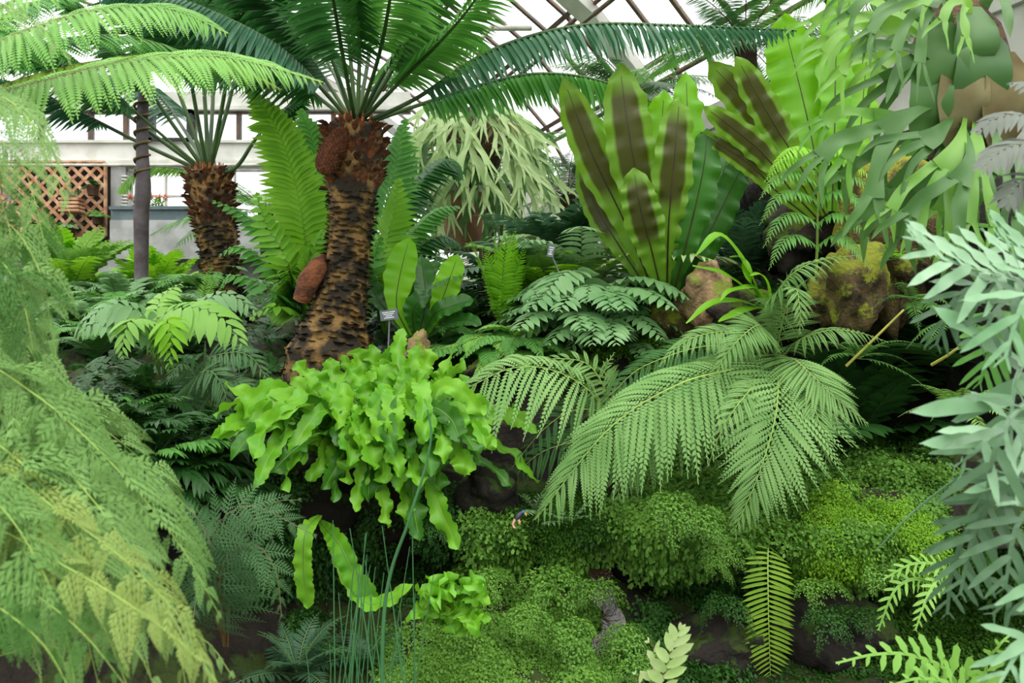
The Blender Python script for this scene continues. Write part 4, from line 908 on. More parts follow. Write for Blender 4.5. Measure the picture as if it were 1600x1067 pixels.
# grey lacy fern left of the tongue fern
g1 = thing('lacy_fern', 'grey-green triangular lacy fern at the lower left, beside the feathery fern', 'fern', drop(P(340, 900, 2.75)[0], 2.75))
for (q, L, n, kw) in (
 ([(350, 1010, 2.8), (330, 900, 2.65), (335, 830, 2.6), (390, 790, 2.55), (495, 838, 2.5)], 110, 22, dict(face=(-.2, -1, .6))),
 ([(355, 1010, 2.8), (360, 880, 2.6), (395, 850, 2.55), (430, 890, 2.5), (440, 965, 2.5)], 95, 20, dict(face=(0, -1, .5))),
 ([(350, 1010, 2.8), (335, 880, 2.6), (320, 830, 2.6), (300, 800, 2.6), (262, 780, 2.6)], 90, 18, dict(face=(.2, -1, .6))),
 ([(352, 1010, 2.8), (370, 860, 2.7), (420, 790, 2.7), (470, 780, 2.7)], 90, 18, dict(face=(0, -1, .6))),
 ([(352, 1010, 2.8), (345, 900, 2.6), (370, 840, 2.6), (380, 770, 2.65)], 90, 18, dict(face=(0, -1, .3))),
 ([(352, 1010, 2.8), (330, 950, 2.6), (310, 920, 2.55), (300, 980, 2.5)], 70, 16, dict(face=(0, -1, .5)))):
    FR(g1, q, L * 1.1, int(n * .62), 'lacyfine', 'grey', 'stalk_brown', pr='tri', a=(65, 30), droop=.2, st=.25, **kw)
# ---------------------------------------------------------------- staghorn ferns
def stag_mb(ctrl, Wd, levels, rg, face=(0, -1, .3), split=34, first=.5, grav=1.0, nl=(2, 2, 3)):
    """a strap that widens and forks, each lobe leaving along the strap and then curving off and down"""
    b = MB()
    def seg(ctrl, w0, w1, lvl, face):
        p = spline(ctrl, 14); Tt, Y, N = frames(p, face); s = np.linspace(0, 1, 14)
        w = np.interp(s, [0, .25, .6, .85, 1], [w0, w0 * .95, w0 * .75, w0 * .42, w0 * .04]) if lvl == 0 else w0 + (w1 - w0) * s ** 2.2
        off = (w * .16)[:, None] * np.sin(7 * s[:, None] * rg.uniform(.7, 1.3) + rg.uniform(0, 6)) * np.linspace(-1, 1, 5)[None]
        strip(b, p, Y, N, w / 2, 4, .2, off)
        if lvl:
            k = rg.choice(nl); Lp = np.linalg.norm(np.diff(p, axis=0), axis=1).sum() * first * rg.uniform(.75, 1.25); Lp = max(Lp, w1 * (2.6 if lvl == 1 else 1.5))
            for j in range(k):
                c = (j - (k - 1) / 2) / ((k - 1) / 2); a = math.radians(split * c * rg.uniform(.7, 1.3))
                d = nrm(math.cos(a) * Tt[-1] + math.sin(a) * Y[-1]); g = A(0, 0, -1) * grav
                st = p[-1] - Tt[-1] * w1 * .12 + Y[-1] * c * w1 * (.5 - .5 / k)
                m = st + Tt[-1] * Lp * .18 + d * Lp * .2; m2 = m + nrm(d + g * .35) * Lp * .32; e_ = m2 + nrm(d + g) * Lp * .34
                wc = w1 / k * 1.04
                seg([st, m, m2, e_], wc, wc * 1.3, lvl - 1, N[-1] + A(rg.uniform(-.15, .15), -.1, 0))
    seg(ctrl, Wd * .16, Wd, levels, A(*face))
    return b
def SG(root, q, Wp, mt, levels=2, rg=random, **k):
    pq = np.array(pts(q)); pq = spline(pq, 9)[:7]
    o = stag_mb(pq, px2m(q, Wp * 1.0), levels if rg.random() < .7 else 1, rg, **k).build('frond', mt, root); return o
sg = thing('staghorn_fern', 'large staghorn fern with forked hanging straps at the upper right', 'fern', P(1500, 150, 2.75))
rg = random.Random(21)
b = MB(); u = np.linspace(0, 1, 12)
cn = P(1500, 140, 2.78)
b.tube([cn + A(.02 * math.sin(5 * k), 0, -.30 + .6 * k) for k in u], [.08, .15, .17, .16, .15, .08], 14); b.build('root_ball', 'basket', sg)
for (x, y, w, l, mt) in ((1470, 60, 80, 150, 'stag'), (1530, 70, 90, 150, 'stag'), (1570, 110, 80, 140, 'tan'), (1500, 110, 80, 130, 'tan'), (1450, 120, 70, 120, 'stag'), (1520, 40, 70, 100, 'stag')):
    q = [(x, y - 30, 2.62), (x + 4, y + l * .25, 2.56), (x - 4, y + l * .7, 2.6), (x, y + l, 2.66)]
    SP(sg, q, w, mt, None, names=('shield_frond', ''), pr='ell', face=(0, -1, .2), ruf=.03, rf=2, edge=.02, mid=0)
for (q, w, lv, mt) in (
 ([(1490, 160, 2.65), (1440, 170, 2.55), (1390, 200, 2.5), (1345, 255, 2.48)], 44, 2, 'stag'),
 ([(1480, 170, 2.65), (1420, 185, 2.58), (1360, 190, 2.55), (1325, 215, 2.55)], 36, 2, 'stagbright'),
 ([(1510, 170, 2.62), (1500, 220, 2.5), (1470, 270, 2.45), (1452, 320, 2.45)], 44, 2, 'stagbright'),
 ([(1500, 165, 2.65), (1465, 210, 2.5), (1430, 230, 2.48), (1410, 265, 2.48)], 40, 2, 'stag'),
 ([(1520, 170, 2.65), (1525, 230, 2.5), (1520, 290, 2.45), (1510, 330, 2.45)], 44, 2, 'stagbright'),
 ([(1540, 170, 2.65), (1560, 230, 2.55), (1560, 280, 2.5), (1570, 320, 2.5)], 40, 2, 'stag'),
 ([(1500, 150, 2.68), (1470, 100, 2.6), (1430, 80, 2.55), (1390, 110, 2.52)], 42, 2, 'stag'),
 ([(1490, 140, 2.68), (1440, 60, 2.6), (1380, 40, 2.58), (1330, 70, 2.55)], 36, 2, 'stagbright'),
 ([(1490, 130, 2.68), (1450, 20, 2.6), (1400, -10, 2.58), (1365, 40, 2.55)], 40, 2, 'stag'),
 ([(1495, 130, 2.68), (1480, 20, 2.6), (1450, 0, 2.55), (1425, 60, 2.52)], 38, 2, 'stag'),
 ([(1500, 130, 2.68), (1510, 20, 2.6), (1500, 0, 2.55), (1480, 40, 2.52)], 36, 2, 'stagbright'),
 ([(1500, 150, 2.7), (1440, 110, 2.7), (1390, 130, 2.7), (1360, 170, 2.7)], 44, 2, 'stag'),
 ([(1490, 190, 2.65), (1460, 260, 2.6), (1430, 310, 2.6), (1415, 350, 2.6)], 40, 2, 'stag'),
 ([(1480, 190, 2.65), (1430, 250, 2.65), (1400, 300, 2.65), (1385, 340, 2.65)], 36, 2, 'stag'),
 ([(1500, 200, 2.6), (1480, 270, 2.5), (1465, 320, 2.48), (1445, 350, 2.46)], 34, 2, 'stag'),
 ([(1530, 200, 2.6), (1540, 270, 2.5), (1535, 320, 2.48), (1530, 360, 2.46)], 36, 2, 'stag'),
 ([(1550, 190, 2.65), (1590, 240, 2.6), (1600, 290, 2.55), (1610, 330, 2.55)], 40, 2, 'stag'),
 ([(1500, 120, 2.75), (1420, 40, 2.85), (1370, 20, 2.9), (1330, 10, 2.9)], 40, 2, 'stagbright'),
 ([(1510, 110, 2.72), (1540, 0, 2.7), (1560, -20, 2.65), (1590, 30, 2.6)], 40, 2, 'stag'),
 ([(1490, 180, 2.7), (1400, 220, 2.75), (1370, 250, 2.75), (1350, 280, 2.75)], 34, 2, 'stag'),
 ([(1505, 190, 2.6), (1515, 250, 2.42), (1490, 300, 2.38), (1495, 345, 2.38)], 38, 2, 'stag'),
 ([(1480, 150, 2.72), (1410, 90, 2.75), (1370, 100, 2.75), (1345, 130, 2.75)], 36, 2, 'stagbright')):
    SG(sg, q, w, mt, lv, rg)
b = MB(); b.tube(pts([(1505, 60, 2.8), (1500, -120, 2.8), (1500, -500, 2.8)]), .006, 5); b.build('hanging_wire', 'steel', sg)
# pale staghorn basket in the background
s2 = thing('staghorn_fern', 'pale staghorn fern ball hanging behind the tall cycad, tan dry tips in its middle', 'fern', P(735, 235, 7.2))
b = MB(); cn = P(735, 235, 7.2); b.tube([cn + A(0, 0, .34 * (k - .5) * 2) for k in np.linspace(0, 1, 10)], .3 * np.sqrt(np.maximum(.02, 1 - np.linspace(-1, 1, 10) ** 2)), 14); b.build('root_ball', 'basket', s2)
b = MB(); b.tube([cn + A(0, 0, .3), cn + A(0, 0, 3)], .008, 5); b.build('hanging_wire', 'steel', s2)
for i in range(84):
    a = rg.uniform(0, 6.283); e_ = rg.uniform(-.9, 1.0); L = rg.uniform(.34, .54); ce = math.sqrt(1 - min(.99, e_ * e_))
    d = A(math.cos(a) * ce, -abs(math.sin(a)) * ce if rg.random() < .8 else abs(math.sin(a)) * ce, e_)
    q0_ = cn + d * .22
    c_ = [q0_, q0_ + d * L * .35, q0_ + d * L * .62 + A(0, 0, -.08 * L), q0_ + d * L * .8 + A(0, 0, -.3 * L)]
    tan_ = i in (3, 20, 41, 60, 77)
    stag_mb(c_, .1, 2, rg, face=(d[0] * .3, -1, .4), split=26, first=.6, grav=.55).build('frond', 'tan' if tan_ else ('stagpale' if i % 4 else 'stag'), s2)
b = MB(); q_ = P(722, 320, 7.6); b.tube([q_ + A(0, 0, -.45), q_ + A(0, 0, .12)], [.19, .22], 16)
pt = thing('plant_pot', 'tan clay pot half hidden under the hanging pale staghorn', 'pot', q_ - A(0, 0, .45)); b.build('pot_body', 'terracotta', pt)
b = MB(); b.tube([q_ + A(0, 0, .1), q_ + A(0, 0, .17)], .245, 16); b.build('rim', 'ironwhite', pt)
# ---------------------------------------------------------------- blue-green strap-lobed ferns in the near right
def BL(root, q, L, n, mt, pw, sm='stalk_blue', **kw):
    kw = {**dict(face=(-.2, -1, .5), a=(62, 38), pr='par', droop=.12, st=.1, jit=.06, w0=7), **kw}
    return FR(root, q, L * 1.15, n, kw.pop('tm', T['lobe']), mt, sm, rr=.003, **kw)
LB = t_blade(8, .08, 'par', .06, .35)
p1 = thing('polypody_fern', 'blue-green strap-lobed fern at the right edge above, its upper frond pointing left', 'fern', P(1660, 470, 1.6))
for (q, L, n, mt, kw) in (
 ([(1680, 470, 1.6), (1600, 440, 1.5), (1530, 420, 1.46), (1470, 402, 1.44), (1428, 372, 1.43)], 105, 11, 'blue', dict(a=(75, 20))),
 ([(1680, 470, 1.65), (1640, 410, 1.6), (1600, 390, 1.58), (1560, 370, 1.58)], 90, 9, 'blue', {}),
 ([(1680, 470, 1.6), (1600, 440, 1.55), (1540, 440, 1.55), (1490, 470, 1.56), (1462, 540, 1.57)], 60, 12, 'bluedark', dict(a=(55, 30))),
 ([(1680, 480, 1.55), (1610, 460, 1.45), (1560, 480, 1.42), (1530, 540, 1.4)], 70, 9, 'bluedark', {}),
 ([(1690, 480, 1.5), (1640, 440, 1.4), (1600, 470, 1.36), (1570, 560, 1.35)], 90, 8, 'blue', {}),
 ([(1680, 470, 1.7), (1620, 470, 1.7), (1560, 520, 1.7), (1530, 600, 1.7)], 60, 10, 'sword', dict(a=(60, 30)))):
    BL(p1, q, L, n, mt, 0, tm=LB, **kw)
p2 = thing('polypody_fern', 'blue-green strap-lobed fern in the near right, long lobes pointing left over the hollow', 'fern', P(1690, 760, 1.5))
for (q, L, n, mt, kw) in (
 ([(1690, 780, 1.5), (1640, 560, 1.45), (1592, 580, 1.42), (1580, 680, 1.4), (1590, 790, 1.36)], 165, 9, 'blue', dict(a=(88, 70), droop=.03, face=(.1, -1, .1))),
 ([(1690, 780, 1.5), (1630, 680, 1.42), (1570, 660, 1.38), (1530, 700, 1.36), (1490, 730, 1.45)], 80, 9, 'blue', dict(a=(70, 35))),
 ([(1690, 780, 1.5), (1640, 640, 1.4), (1590, 640, 1.35), (1550, 720, 1.33), (1540, 820, 1.43)], 80, 10, 'bluedark', {}),
 ([(1690, 780, 1.5), (1620, 720, 1.45), (1560, 760, 1.42), (1520, 840, 1.42), (1500, 930, 1.43)], 70, 11, 'bluedark', {}),
 ([(1690, 780, 1.55), (1600, 740, 1.52), (1530, 800, 1.52), (1490, 880, 1.52), (1480, 960, 1.53)], 60, 11, 'bluedark', {}),
 ([(1690, 800, 1.45), (1640, 780, 1.4), (1590, 820, 1.38), (1570, 920, 1.37)], 80, 9, 'bluedark', {}),
 ([(1690, 800, 1.5), (1620, 760, 1.52), (1530, 735, 1.55), (1440, 790, 1.58), (1368, 862, 1.6)], 14, 26, 'blue', dict(face=(.6, -.3, .3), a=(50, 30)))):
    BL(p2, q, L, n, mt, 0, tm=LB, **kw)
p3 = thing('polypody_fern', 'blue-green strap-lobed fern cut by the lower right corner', 'fern', P(1700, 1060, 1.4))
for (q, L, n, mt, kw) in (
 ([(1700, 1080, 1.4), (1680, 900, 1.38), (1645, 860, 1.36), (1640, 980, 1.35), (1650, 1110, 1.35)], 110, 7, 'blue', dict(a=(85, 65), face=(.2, -1, .2))),
 ([(1700, 1080, 1.4), (1650, 1000, 1.36), (1600, 1010, 1.34), (1560, 1070, 1.33)], 70, 8, 'blue', {}),
 ([(1700, 1080, 1.5), (1640, 960, 1.48), (1590, 930, 1.47), (1550, 960, 1.47)], 60, 8, 'bluedark', {})):
    BL(p3, q, L, n, mt, 0, tm=LB, **kw)
for r, py in ((p1, 470), (p2, 780), (p3, 1080)):
    b = MB(); q = BASE[r.name]; d = drop(q[0] + .1, q[1]); b.tube(spline([d - A(0, 0, .05), (d + q) / 2 + A(.06, 0, 0), q + A(.01, 0, 0)], 16), [.035, .02, .012], 8); b.build('rhizome', 'fiber', r)
# mauve-grey feather palm fronds at the right edge
mv = thing('feather_palm', 'grey mauve feather fronds poking in from the right edge below the staghorn', 'palm', drop(1.65, 1.9))
for (q, L, n, kw) in (
 ([(1760, 420, 1.9), (1680, 250, 1.8), (1620, 190, 1.75), (1570, 180, 1.73), (1525, 205, 1.72)], 52, 26, {}),
 ([(1760, 420, 1.9), (1690, 290, 1.75), (1630, 230, 1.7), (1575, 230, 1.68), (1532, 262, 1.66)], 62, 26, {}),
 ([(1760, 430, 1.9), (1690, 340, 1.75), (1640, 290, 1.7), (1600, 280, 1.68), (1570, 320, 1.66)], 60, 22, {}),
 ([(1760, 430, 1.95), (1680, 200, 1.95), (1630, 140, 1.95), (1580, 130, 1.95)], 50, 24, {})):
    FR(mv, q, L, n, LF, 'mauve', 'stalk_brown', face=(0, -.7, .8), lift=-10, droop=.3, st=.2, pw=6, a=(70, 35), pr='par', rr=.005)
b = MB(); b.tube(spline([BASE[mv.name] - A(0, 0, .1), P(1775, 700, 1.9), P(1760, 420, 1.9)], 16), [.05, .03], 8); b.build('trunk', 'bark', mv)
# ---------------------------------------------------------------- rosettes: plants grown from one crown
def ROS(root, n, L, el, g, nl, pin, tm, lm, sm='stalk_green', az=(0, 360), K=3, st=.12, names=('frond', 'stalk'), pw=None, pr='lance', a=(75, 40), droop=.15, lift=0, stalk=True, rr=.003, face='arch', off=0.0, alt=None, w0=None):
    rg = random.Random(seed()); V = []
    for k in range(K):
        e = el[0] + (el[1] - el[0]) * (k + .5) / K
        b, r = frond_mb(arch(L, e, g * rg.uniform(.8, 1.2), 6, rg.uniform(-.15, .15)), pin * L, nl, T[tm], face=face, pr=pr, a=a, droop=droop, lift=lift, st=st, rr=rr, pw=pw, seed=seed(), w0=w0)
        V.append(bake(b, r, lm if not alt or k % 2 == 0 else alt, sm if stalk else None, names))
    for i in range(n):
        z = math.radians(az[0] + (az[1] - az[0]) * (i + rg.uniform(.1, .9)) / n)
        put(root, V[rg.randrange(K)], z, rg.uniform(.75, 1.1), names, off=(off * math.cos(z), off * math.sin(z), 0))
def PL(name, label, cat, at, group=None, **k):
    r = thing(name, label, cat, at, group); ROS(r, **k); return r
G = ground
# --- left middle distance
PL('leafy_bush', 'bright yellow-green leafy bush below the lattice panel', 'shrub', G(105, 480), n=70, L=1.15, el=(40, 88), g=.35, nl=14, pin=.13, tm='swordwide', lm='bright', alt='swordlight', a=(60, 40), pr='par', st=.25)
PL('leafy_bush', 'small light green bush right of the white post below the doorway', 'shrub', G(240, 480), n=40, L=.95, el=(45, 88), g=.3, nl=12, pin=.14, tm='swordwide', lm='bright', a=(60, 40), pr='par', st=.3)
S1 = dict(nl=30, pin=.13, tm='sword', lm='swordgrey', alt='sword', pr='lance', stalk=True)
for (x, y, n, L, lab) in ((40, 486, 14, .9, 'grey-green sword fern half hidden behind the hanging feathery fern'), (165, 492, 16, .8, 'grey-green sword fern just left of the slender dark trunk'),
  (255, 488, 16, .95, 'grey-green sword fern just right of the slender dark trunk'), (300, 500, 14, .8, 'grey-green sword fern close to the left side of the shorter cycad'),
  (90, 505, 16, 1.0, 'tall grey-green sword fern left of the bright leafy bush, near the hanging fronds'), (330, 492, 14, 1.0, 'grey-green sword fern behind the shorter cycad trunk'), (190, 512, 16, .9, 'full grey-green sword fern below the white post'), (265, 515, 18, .85, 'full grey-green sword fern between the slender trunk and the shorter cycad'),
  (60, 545, 16, .8, 'sword fern on the left slope behind the feathery fern'), (150, 560, 16, .6, 'sword fern at the top of the dark narrow-leaved plants'),
  (120, 520, 16, .72, 'grey-green sword fern in front of the bright leafy bush'), (215, 530, 16, .62, 'low sword fern in front of the slender dark trunk'), (285, 545, 14, .55, 'low sword fern at the foot of the shorter cycad')):
    PL('sword_fern', lab, 'fern', G(x, y), 'sword ferns on the left bank', n=n + 8, L=L * 1.1, el=(45, 86), g=.72, **S1)
PL('sword_fern', 'light green sword fern with upright fronds against the shorter cycad trunk', 'fern', G(312, 525), 'sword ferns on the left bank', n=9, L=.6, el=(60, 85), g=.15, nl=26, pin=.1, tm='sword', lm='swordlight')
d1 = thing('broad_fern', 'fern with drooping broad pale leaflets in front of the shorter cycad', 'fern', G(255, 590))
for q, L, mt in (([(255, 590, 4.2), (250, 500, 4.1), (300, 480, 4.0), (350, 500, 3.95), (385, 548, 3.95)], 52, 'swordlight'), ([(250, 590, 4.2), (230, 500, 4.0), (180, 475, 3.9), (135, 500, 3.85), (110, 520, 3.85)], 46, 'swordgrey'),
  ([(255, 590, 4.2), (260, 520, 3.9), (262, 500, 3.75), (268, 530, 3.7), (262, 580, 3.7)], 40, 'bright'), ([(250, 590, 4.2), (230, 510, 4.0), (205, 500, 3.8), (195, 520, 3.75), (190, 560, 3.72)], 40, 'swordlight'),
  ([(255, 590, 4.2), (265, 520, 4.1), (320, 470, 4.15), (360, 460, 4.2), (405, 490, 4.2)], 40, 'swordgrey'), ([(250, 590, 4.2), (245, 520, 4.1), (250, 470, 4.2), (285, 440, 4.3)], 40, 'swordlight'),
  ([(250, 590, 4.2), (220, 520, 4.0), (150, 505, 3.8), (120, 530, 3.75)], 40, 'swordgrey')):
    FR(d1, q, L, 14, 'swordwide', mt, 'stalk_green', face=(0, -.7, .9), droop=.5, a=(75, 45), pr='lance', st=.25)
g3 = thing('lacy_fern', 'grey lacy frond fern lying over the slope left of the tongue fern', 'fern', G(330, 640))
for q, L in (([(330, 640, 3.9), (320, 570, 3.8), (360, 550, 3.7), (395, 560, 3.65), (425, 605, 3.6)], 62), ([(330, 640, 3.9), (310, 590, 3.7), (330, 580, 3.6), (350, 610, 3.55), (360, 660, 3.5)], 60), ([(330, 640, 3.9), (300, 580, 3.8), (280, 570, 3.7), (260, 600, 3.65)], 50), ([(330, 640, 3.9), (340, 600, 3.7), (380, 600, 3.6), (410, 640, 3.55)], 50)):
    FR(g3, q, L, 18, 'lacy', 'grey', 'stalk_green', face=(0, -.8, .8), droop=.3, a=(70, 30), pr='tri')
for (x, y, lab, az, alt) in ((110, 640, 'dark narrow-leaved plant highest on the slope behind the feathery fern', (150, 410), 'dark'), (180, 655, 'dark narrow-leaved plant below the drooping broad pale fern', (150, 410), 'sword'), (250, 650, 'dark narrow-leaved plant beneath the grey lacy frond fern', (150, 410), 'dark'),
 (200, 700, 'dark narrow-leaved plant in the middle of the left slope', (150, 410), 'dark'), (300, 705, 'dark narrow-leaved plant touching the left side of the tongue fern', (150, 410), 'dark'), (150, 770, 'dense dark green narrow-leaved plant spilling down behind the feathery fern', (200, 400), 'dark'), (235, 735, 'dense dark narrow-leaved plant drooping left of the tongue fern', (180, 400), 'sword'), (115, 700, 'dark narrow-leaved plant at the top of the left slope, partly behind the feathery fern', (160, 400), 'dark'), (285, 790, 'dark narrow-leaved plant just above the grey lacy fern', (180, 400), 'dark')):
    PL('narrow_leaved_shrub', lab, 'shrub', G(x, y), 'dark narrow-leaved plants on the left slope', n=40, L=.46, el=(15, 80), g=.5, nl=11, pin=.22, tm='sword', lm='dark', alt=alt, a=(40, 18), pr='par', droop=.35, st=.3, az=az)
# --- between the cycads and the bird nest ferns
PL('broad_fern', 'mid green bushy fern right of the young bird nest fern', 'fern', G(765, 575), n=34, L=.8, el=(40, 86), g=.8, nl=20, pin=.17, tm='holly', lm='sword', alt='swordlight', pr='tri', droop=.3)
PL('broad_fern', 'lighter green bushy fern just left of the moss-capped boulder', 'fern', G(815, 560), n=30, L=.6, el=(35, 86), g=.8, nl=18, pin=.18, tm='holly', lm='swordlight', alt='sword', pr='tri', droop=.3)
PL('sword_fern', 'fern with two upright bright yellow-green fronds behind the bushy fern', 'fern', G(785, 515), n=12, L=.75, el=(70, 89), g=.12, nl=26, pin=.15, tm='sword', lm='bright', az=(180, 360))
HO = dict(nl=13, pin=.17, tm='swordwide', pr='par', a=(75, 55), droop=.3, lm='holly')
PL('broad_fern', 'blue-green holly-leaved fern left of the tall bird nest fern', 'fern', G(945, 535), n=34, L=.72, el=(40, 86), g=.8, **HO)
PL('broad_fern', 'blue-green holly-leaved fern behind the pitted grey-brown boulder', 'fern', G(890, 530), n=34, L=.75, el=(40, 86), g=.8, **HO)
PL('broad_fern', 'blue-green holly-leaved fern deeper in, behind the other holly-leaved ones', 'fern', G(920, 500), n=34, L=.95, el=(45, 86), g=.7, **HO)
PL('broad_fern', 'blue-green holly-leaved fern close against the left fronds of the tall bird nest fern', 'fern', G(985, 515), n=26, L=.6, el=(40, 86), g=.8, **HO)
PL('leafy_bush', 'light green leafy plant far back behind the holly-leaved ferns', 'shrub', G(860, 495), n=26, L=1.0, el=(45, 88), g=.5, nl=9, pin=.2, tm='swordwide', lm='bright', alt='swordlight', a=(60, 40), pr='par', st=.25)
for (x, y, lab) in ((848, 560, 'pale small-leaved maidenhair in front of the moss-capped boulder'), (895, 575, 'pale small-leaved maidenhair above the low lacy fern'), (950, 550, 'pale small-leaved maidenhair right of the pitted boulder'), (1005, 545, 'pale small-leaved maidenhair left of the mossy bird nest rock'), (1060, 545, 'pale small-leaved maidenhair in front of the tan pitted rock'), (1020, 580, 'pale small-leaved maidenhair just behind the left-reaching lacy fronds')):
    PL('maidenhair_fern', lab, 'fern', G(x, y), 'maidenhair ferns among the upper rocks', n=16, L=.2, el=(10, 80), g=.7, nl=5, pin=.36, tm='cloud', lm='maiden', alt='moss', sm='stalk_dark', pr='tri', rr=.0012, droop=.3, az=(150, 390))
PL('sword_fern', 'pale broad-leaflet fern with fronds tipped over, behind the holly-leaved ferns', 'fern', G(905, 488), n=14, L=1.5, el=(45, 85), g=.6, nl=16, pin=.15, tm='sword', lm='stagpale', alt='swordgrey', pr='par', droop=.3, a=(70, 45))
PL('sword_fern', 'blue-green fern mass under the pale hanging staghorn', 'fern', G(800, 482), n=24, L=1.35, el=(25, 80), g=.6, nl=26, pin=.14, tm='sword', lm='darkblue', alt='swordgrey', droop=.2)
PL('sword_fern', 'dark blue-green fern mass left of the tall bird nest fern, far back', 'fern', G(870, 478), n=20, L=1.7, el=(35, 85), g=.6, nl=26, pin=.14, tm='sword', lm='darkblue', droop=.2)
PL('sword_fern', 'dark fern far back between the tall cycad and the clay pot', 'fern', G(680, 484), n=18, L=1.3, el=(30, 85), g=.6, nl=26, pin=.14, tm='sword', lm='cycadlight', alt='sword', droop=.2)
PL('sword_fern', 'feathery mid green fern below the clay pot', 'fern', G(725, 505), n=16, L=.8, el=(25, 85), g=.5, nl=22, pin=.18, tm='lacy', lm='sword', pr='tri')
PL('lacy_fern', 'dull green lacy fern just behind the young bird nest fern', 'fern', G(700, 530), n=12, L=.6, el=(30, 85), g=.5, nl=20, pin=.2, tm='lacy', lm='sword', pr='tri')
PL('feather_palm', 'dark narrow-leaflet cycad in the gap between the two bird nest ferns', 'cycad', drop(1.62, 5.4), n=14, L=.7, el=(35, 85), g=.3, nl=30, pin=.2, tm='leaflet', lm='darkblue', pw=.012, pr='par')
PL('broad_fern', 'low dark fern at the right foot of the tall bird nest fern', 'fern', G(1105, 450), n=14, L=.4, el=(15, 70), g=.5, nl=12, pin=.22, tm='swordwide', lm='dark', pr='par')
PL('broad_fern', 'low dark broad-leaved fern left of the mossy bird nest rock', 'fern', G(985, 540), n=14, L=.34, el=(15, 70), g=.5, nl=9, pin=.22, tm='swordwide', lm='holly', pr='par')
# tree ferns under the roof
def treefern(at, h, L, n, lab, mt, alt, K=4, el=(5, 60), pin=.2):
    r = thing('tree_fern', lab, 'tree fern', at, 'tree ferns under the roof')
    b = MB(); b.tube([at - A(0, 0, .1), at + A(.03, 0, h * .5), at + A(0, 0, h)], [.13, .1, .11], 10); b.build('trunk', 'bark', r)
    rg = random.Random(seed()); V = []
    for k in range(K):
        b, s = frond_mb(arch(L, el[0] + (el[1] - el[0]) * (k + .5) / K, .5, 6), pin * L, 26, T['lacy'], face='arch', pr='lance', a=(78, 45), droop=.35, st=.12, rr=.008, seed=seed())
        V.append(bake(b, s, mt if k % 2 else alt, 'stalk_brown'))
    for i in range(n):
        put(r, V[rg.randrange(K)], 6.283 * (i + rg.uniform(.1, .9)) / n, rg.uniform(.8, 1.1), off=(0, 0, h))
treefern(drop(2.25, 7.4), 2.0, 1.35, 16, 'dark tree fern under the roof above the second bird nest fern', 'cycad', 'cycadlight')
treefern(drop(1.45, 9.3), 2.2, 1.3, 16, 'far tree fern right of the roof rafters, behind the tall bird nest fern', 'cycadlight', 'cycad')
treefern(drop(3.0, 5.4), 2.0, 1.4, 16, 'tree fern rising behind the hanging staghorn at the upper right', 'sword', 'cycadlight')
treefern(drop(-.35, 10.2), 1.7, 1.6, 14, 'far tree fern behind the pale hanging staghorn', 'swordgrey', 'sword')
treefern(drop(.75, 10.4), 1.3, 1.35, 14, 'low far tree fern behind the fronds of the tall bird nest fern', 'darkblue', 'swordgrey')
treefern(drop(-3.4, 10.6), 1.2, 1.4, 12, 'far tree fern behind the shorter cycad, close to the doorway', 'swordlight', 'sword')
for (x, y, L, lab, mt) in ((2.1, 4.7, .9, 'dark broad-leaved shrub on the pillar behind the staghorn', 'dark'), (2.75, 4.6, 1.0, 'dark broad-leaved shrub at the right edge behind the staghorn', 'dark'), (2.4, 5.2, 1.3, 'leafy green shrub above the hollow behind the staghorn', 'sword')):
    PL('leafy_bush', lab, 'shrub', drop(x, y), 'shrubs behind the staghorn', n=26, L=L, el=(20, 88), g=.3, nl=9, pin=.24, tm='swordwide', lm=mt, alt='dark', a=(60, 40), pr='par', st=.2)
# --- around the hollow
st_ = thing('strap_leaved_plant', 'bright strap-leaved plant on the mossy rock right of the tall bird nest fern', 'plant', P(1190, 478, 4.25))
for q, w in (([(1190, 476, 4.2), (1168, 420, 4.1), (1125, 368, 4.05), (1086, 400, 4.0)], 20), ([(1190, 476, 4.2), (1150, 440, 4.1), (1120, 425, 4.05), (1082, 415, 4.0)], 20), ([(1192, 476, 4.2), (1172, 440, 4.1), (1160, 405, 4.1), (1140, 402, 4.05)], 18),
  ([(1196, 476, 4.2), (1200, 450, 4.15), (1190, 430, 4.1), (1172, 430, 4.05)], 16), ([(1186, 480, 4.2), (1150, 470, 4.1), (1110, 475, 4.05), (1072, 505, 4.0)], 16), ([(1190, 480, 4.2), (1160, 485, 4.1), (1140, 495, 4.05), (1122, 502, 4.0)], 18), ([(1192, 476, 4.2), (1180, 450, 4.1), (1140, 455, 4.05), (1125, 470, 4.02)], 14)):
    SP(st_, q, w, 'bright', None, pr='ell', face=(0, -.6, 1), ruf=.05, rf=2, edge=.02, fold=.25, mid=0, names=('leaf', ''), n=24)
for (x, y, Y, n, L, lab, mt) in ((1340, 560, 4.05, 8, .34, 'small once-cut fern at the left lip of the dark hollow', 'sword'), (1425, 470, 4.2, 10, .34, 'fine small fern hanging from the lintel over the hollow', 'sword'), (1490, 500, 3.9, 10, .4, 'fine green fern at the right of the hollow under the blue-green fronds', 'sword'), (1500, 640, 3.7, 12, .36, 'soft green fern at the right lip of the hollow', 'swordlight'), (1395, 405, 4.0, 8, .22, 'tiny fern rooted on the yellow-mossed pillar', 'bright')):
    r = thing('small_fern', lab, 'fern', P(x, y, Y), 'small ferns round the hollow'); ROS(r, n=n, L=L, el=(-10, 60), g=.5, nl=18, pin=.18, tm='lacy', lm=mt, az=(170, 380), pr='tri', droop=.3)
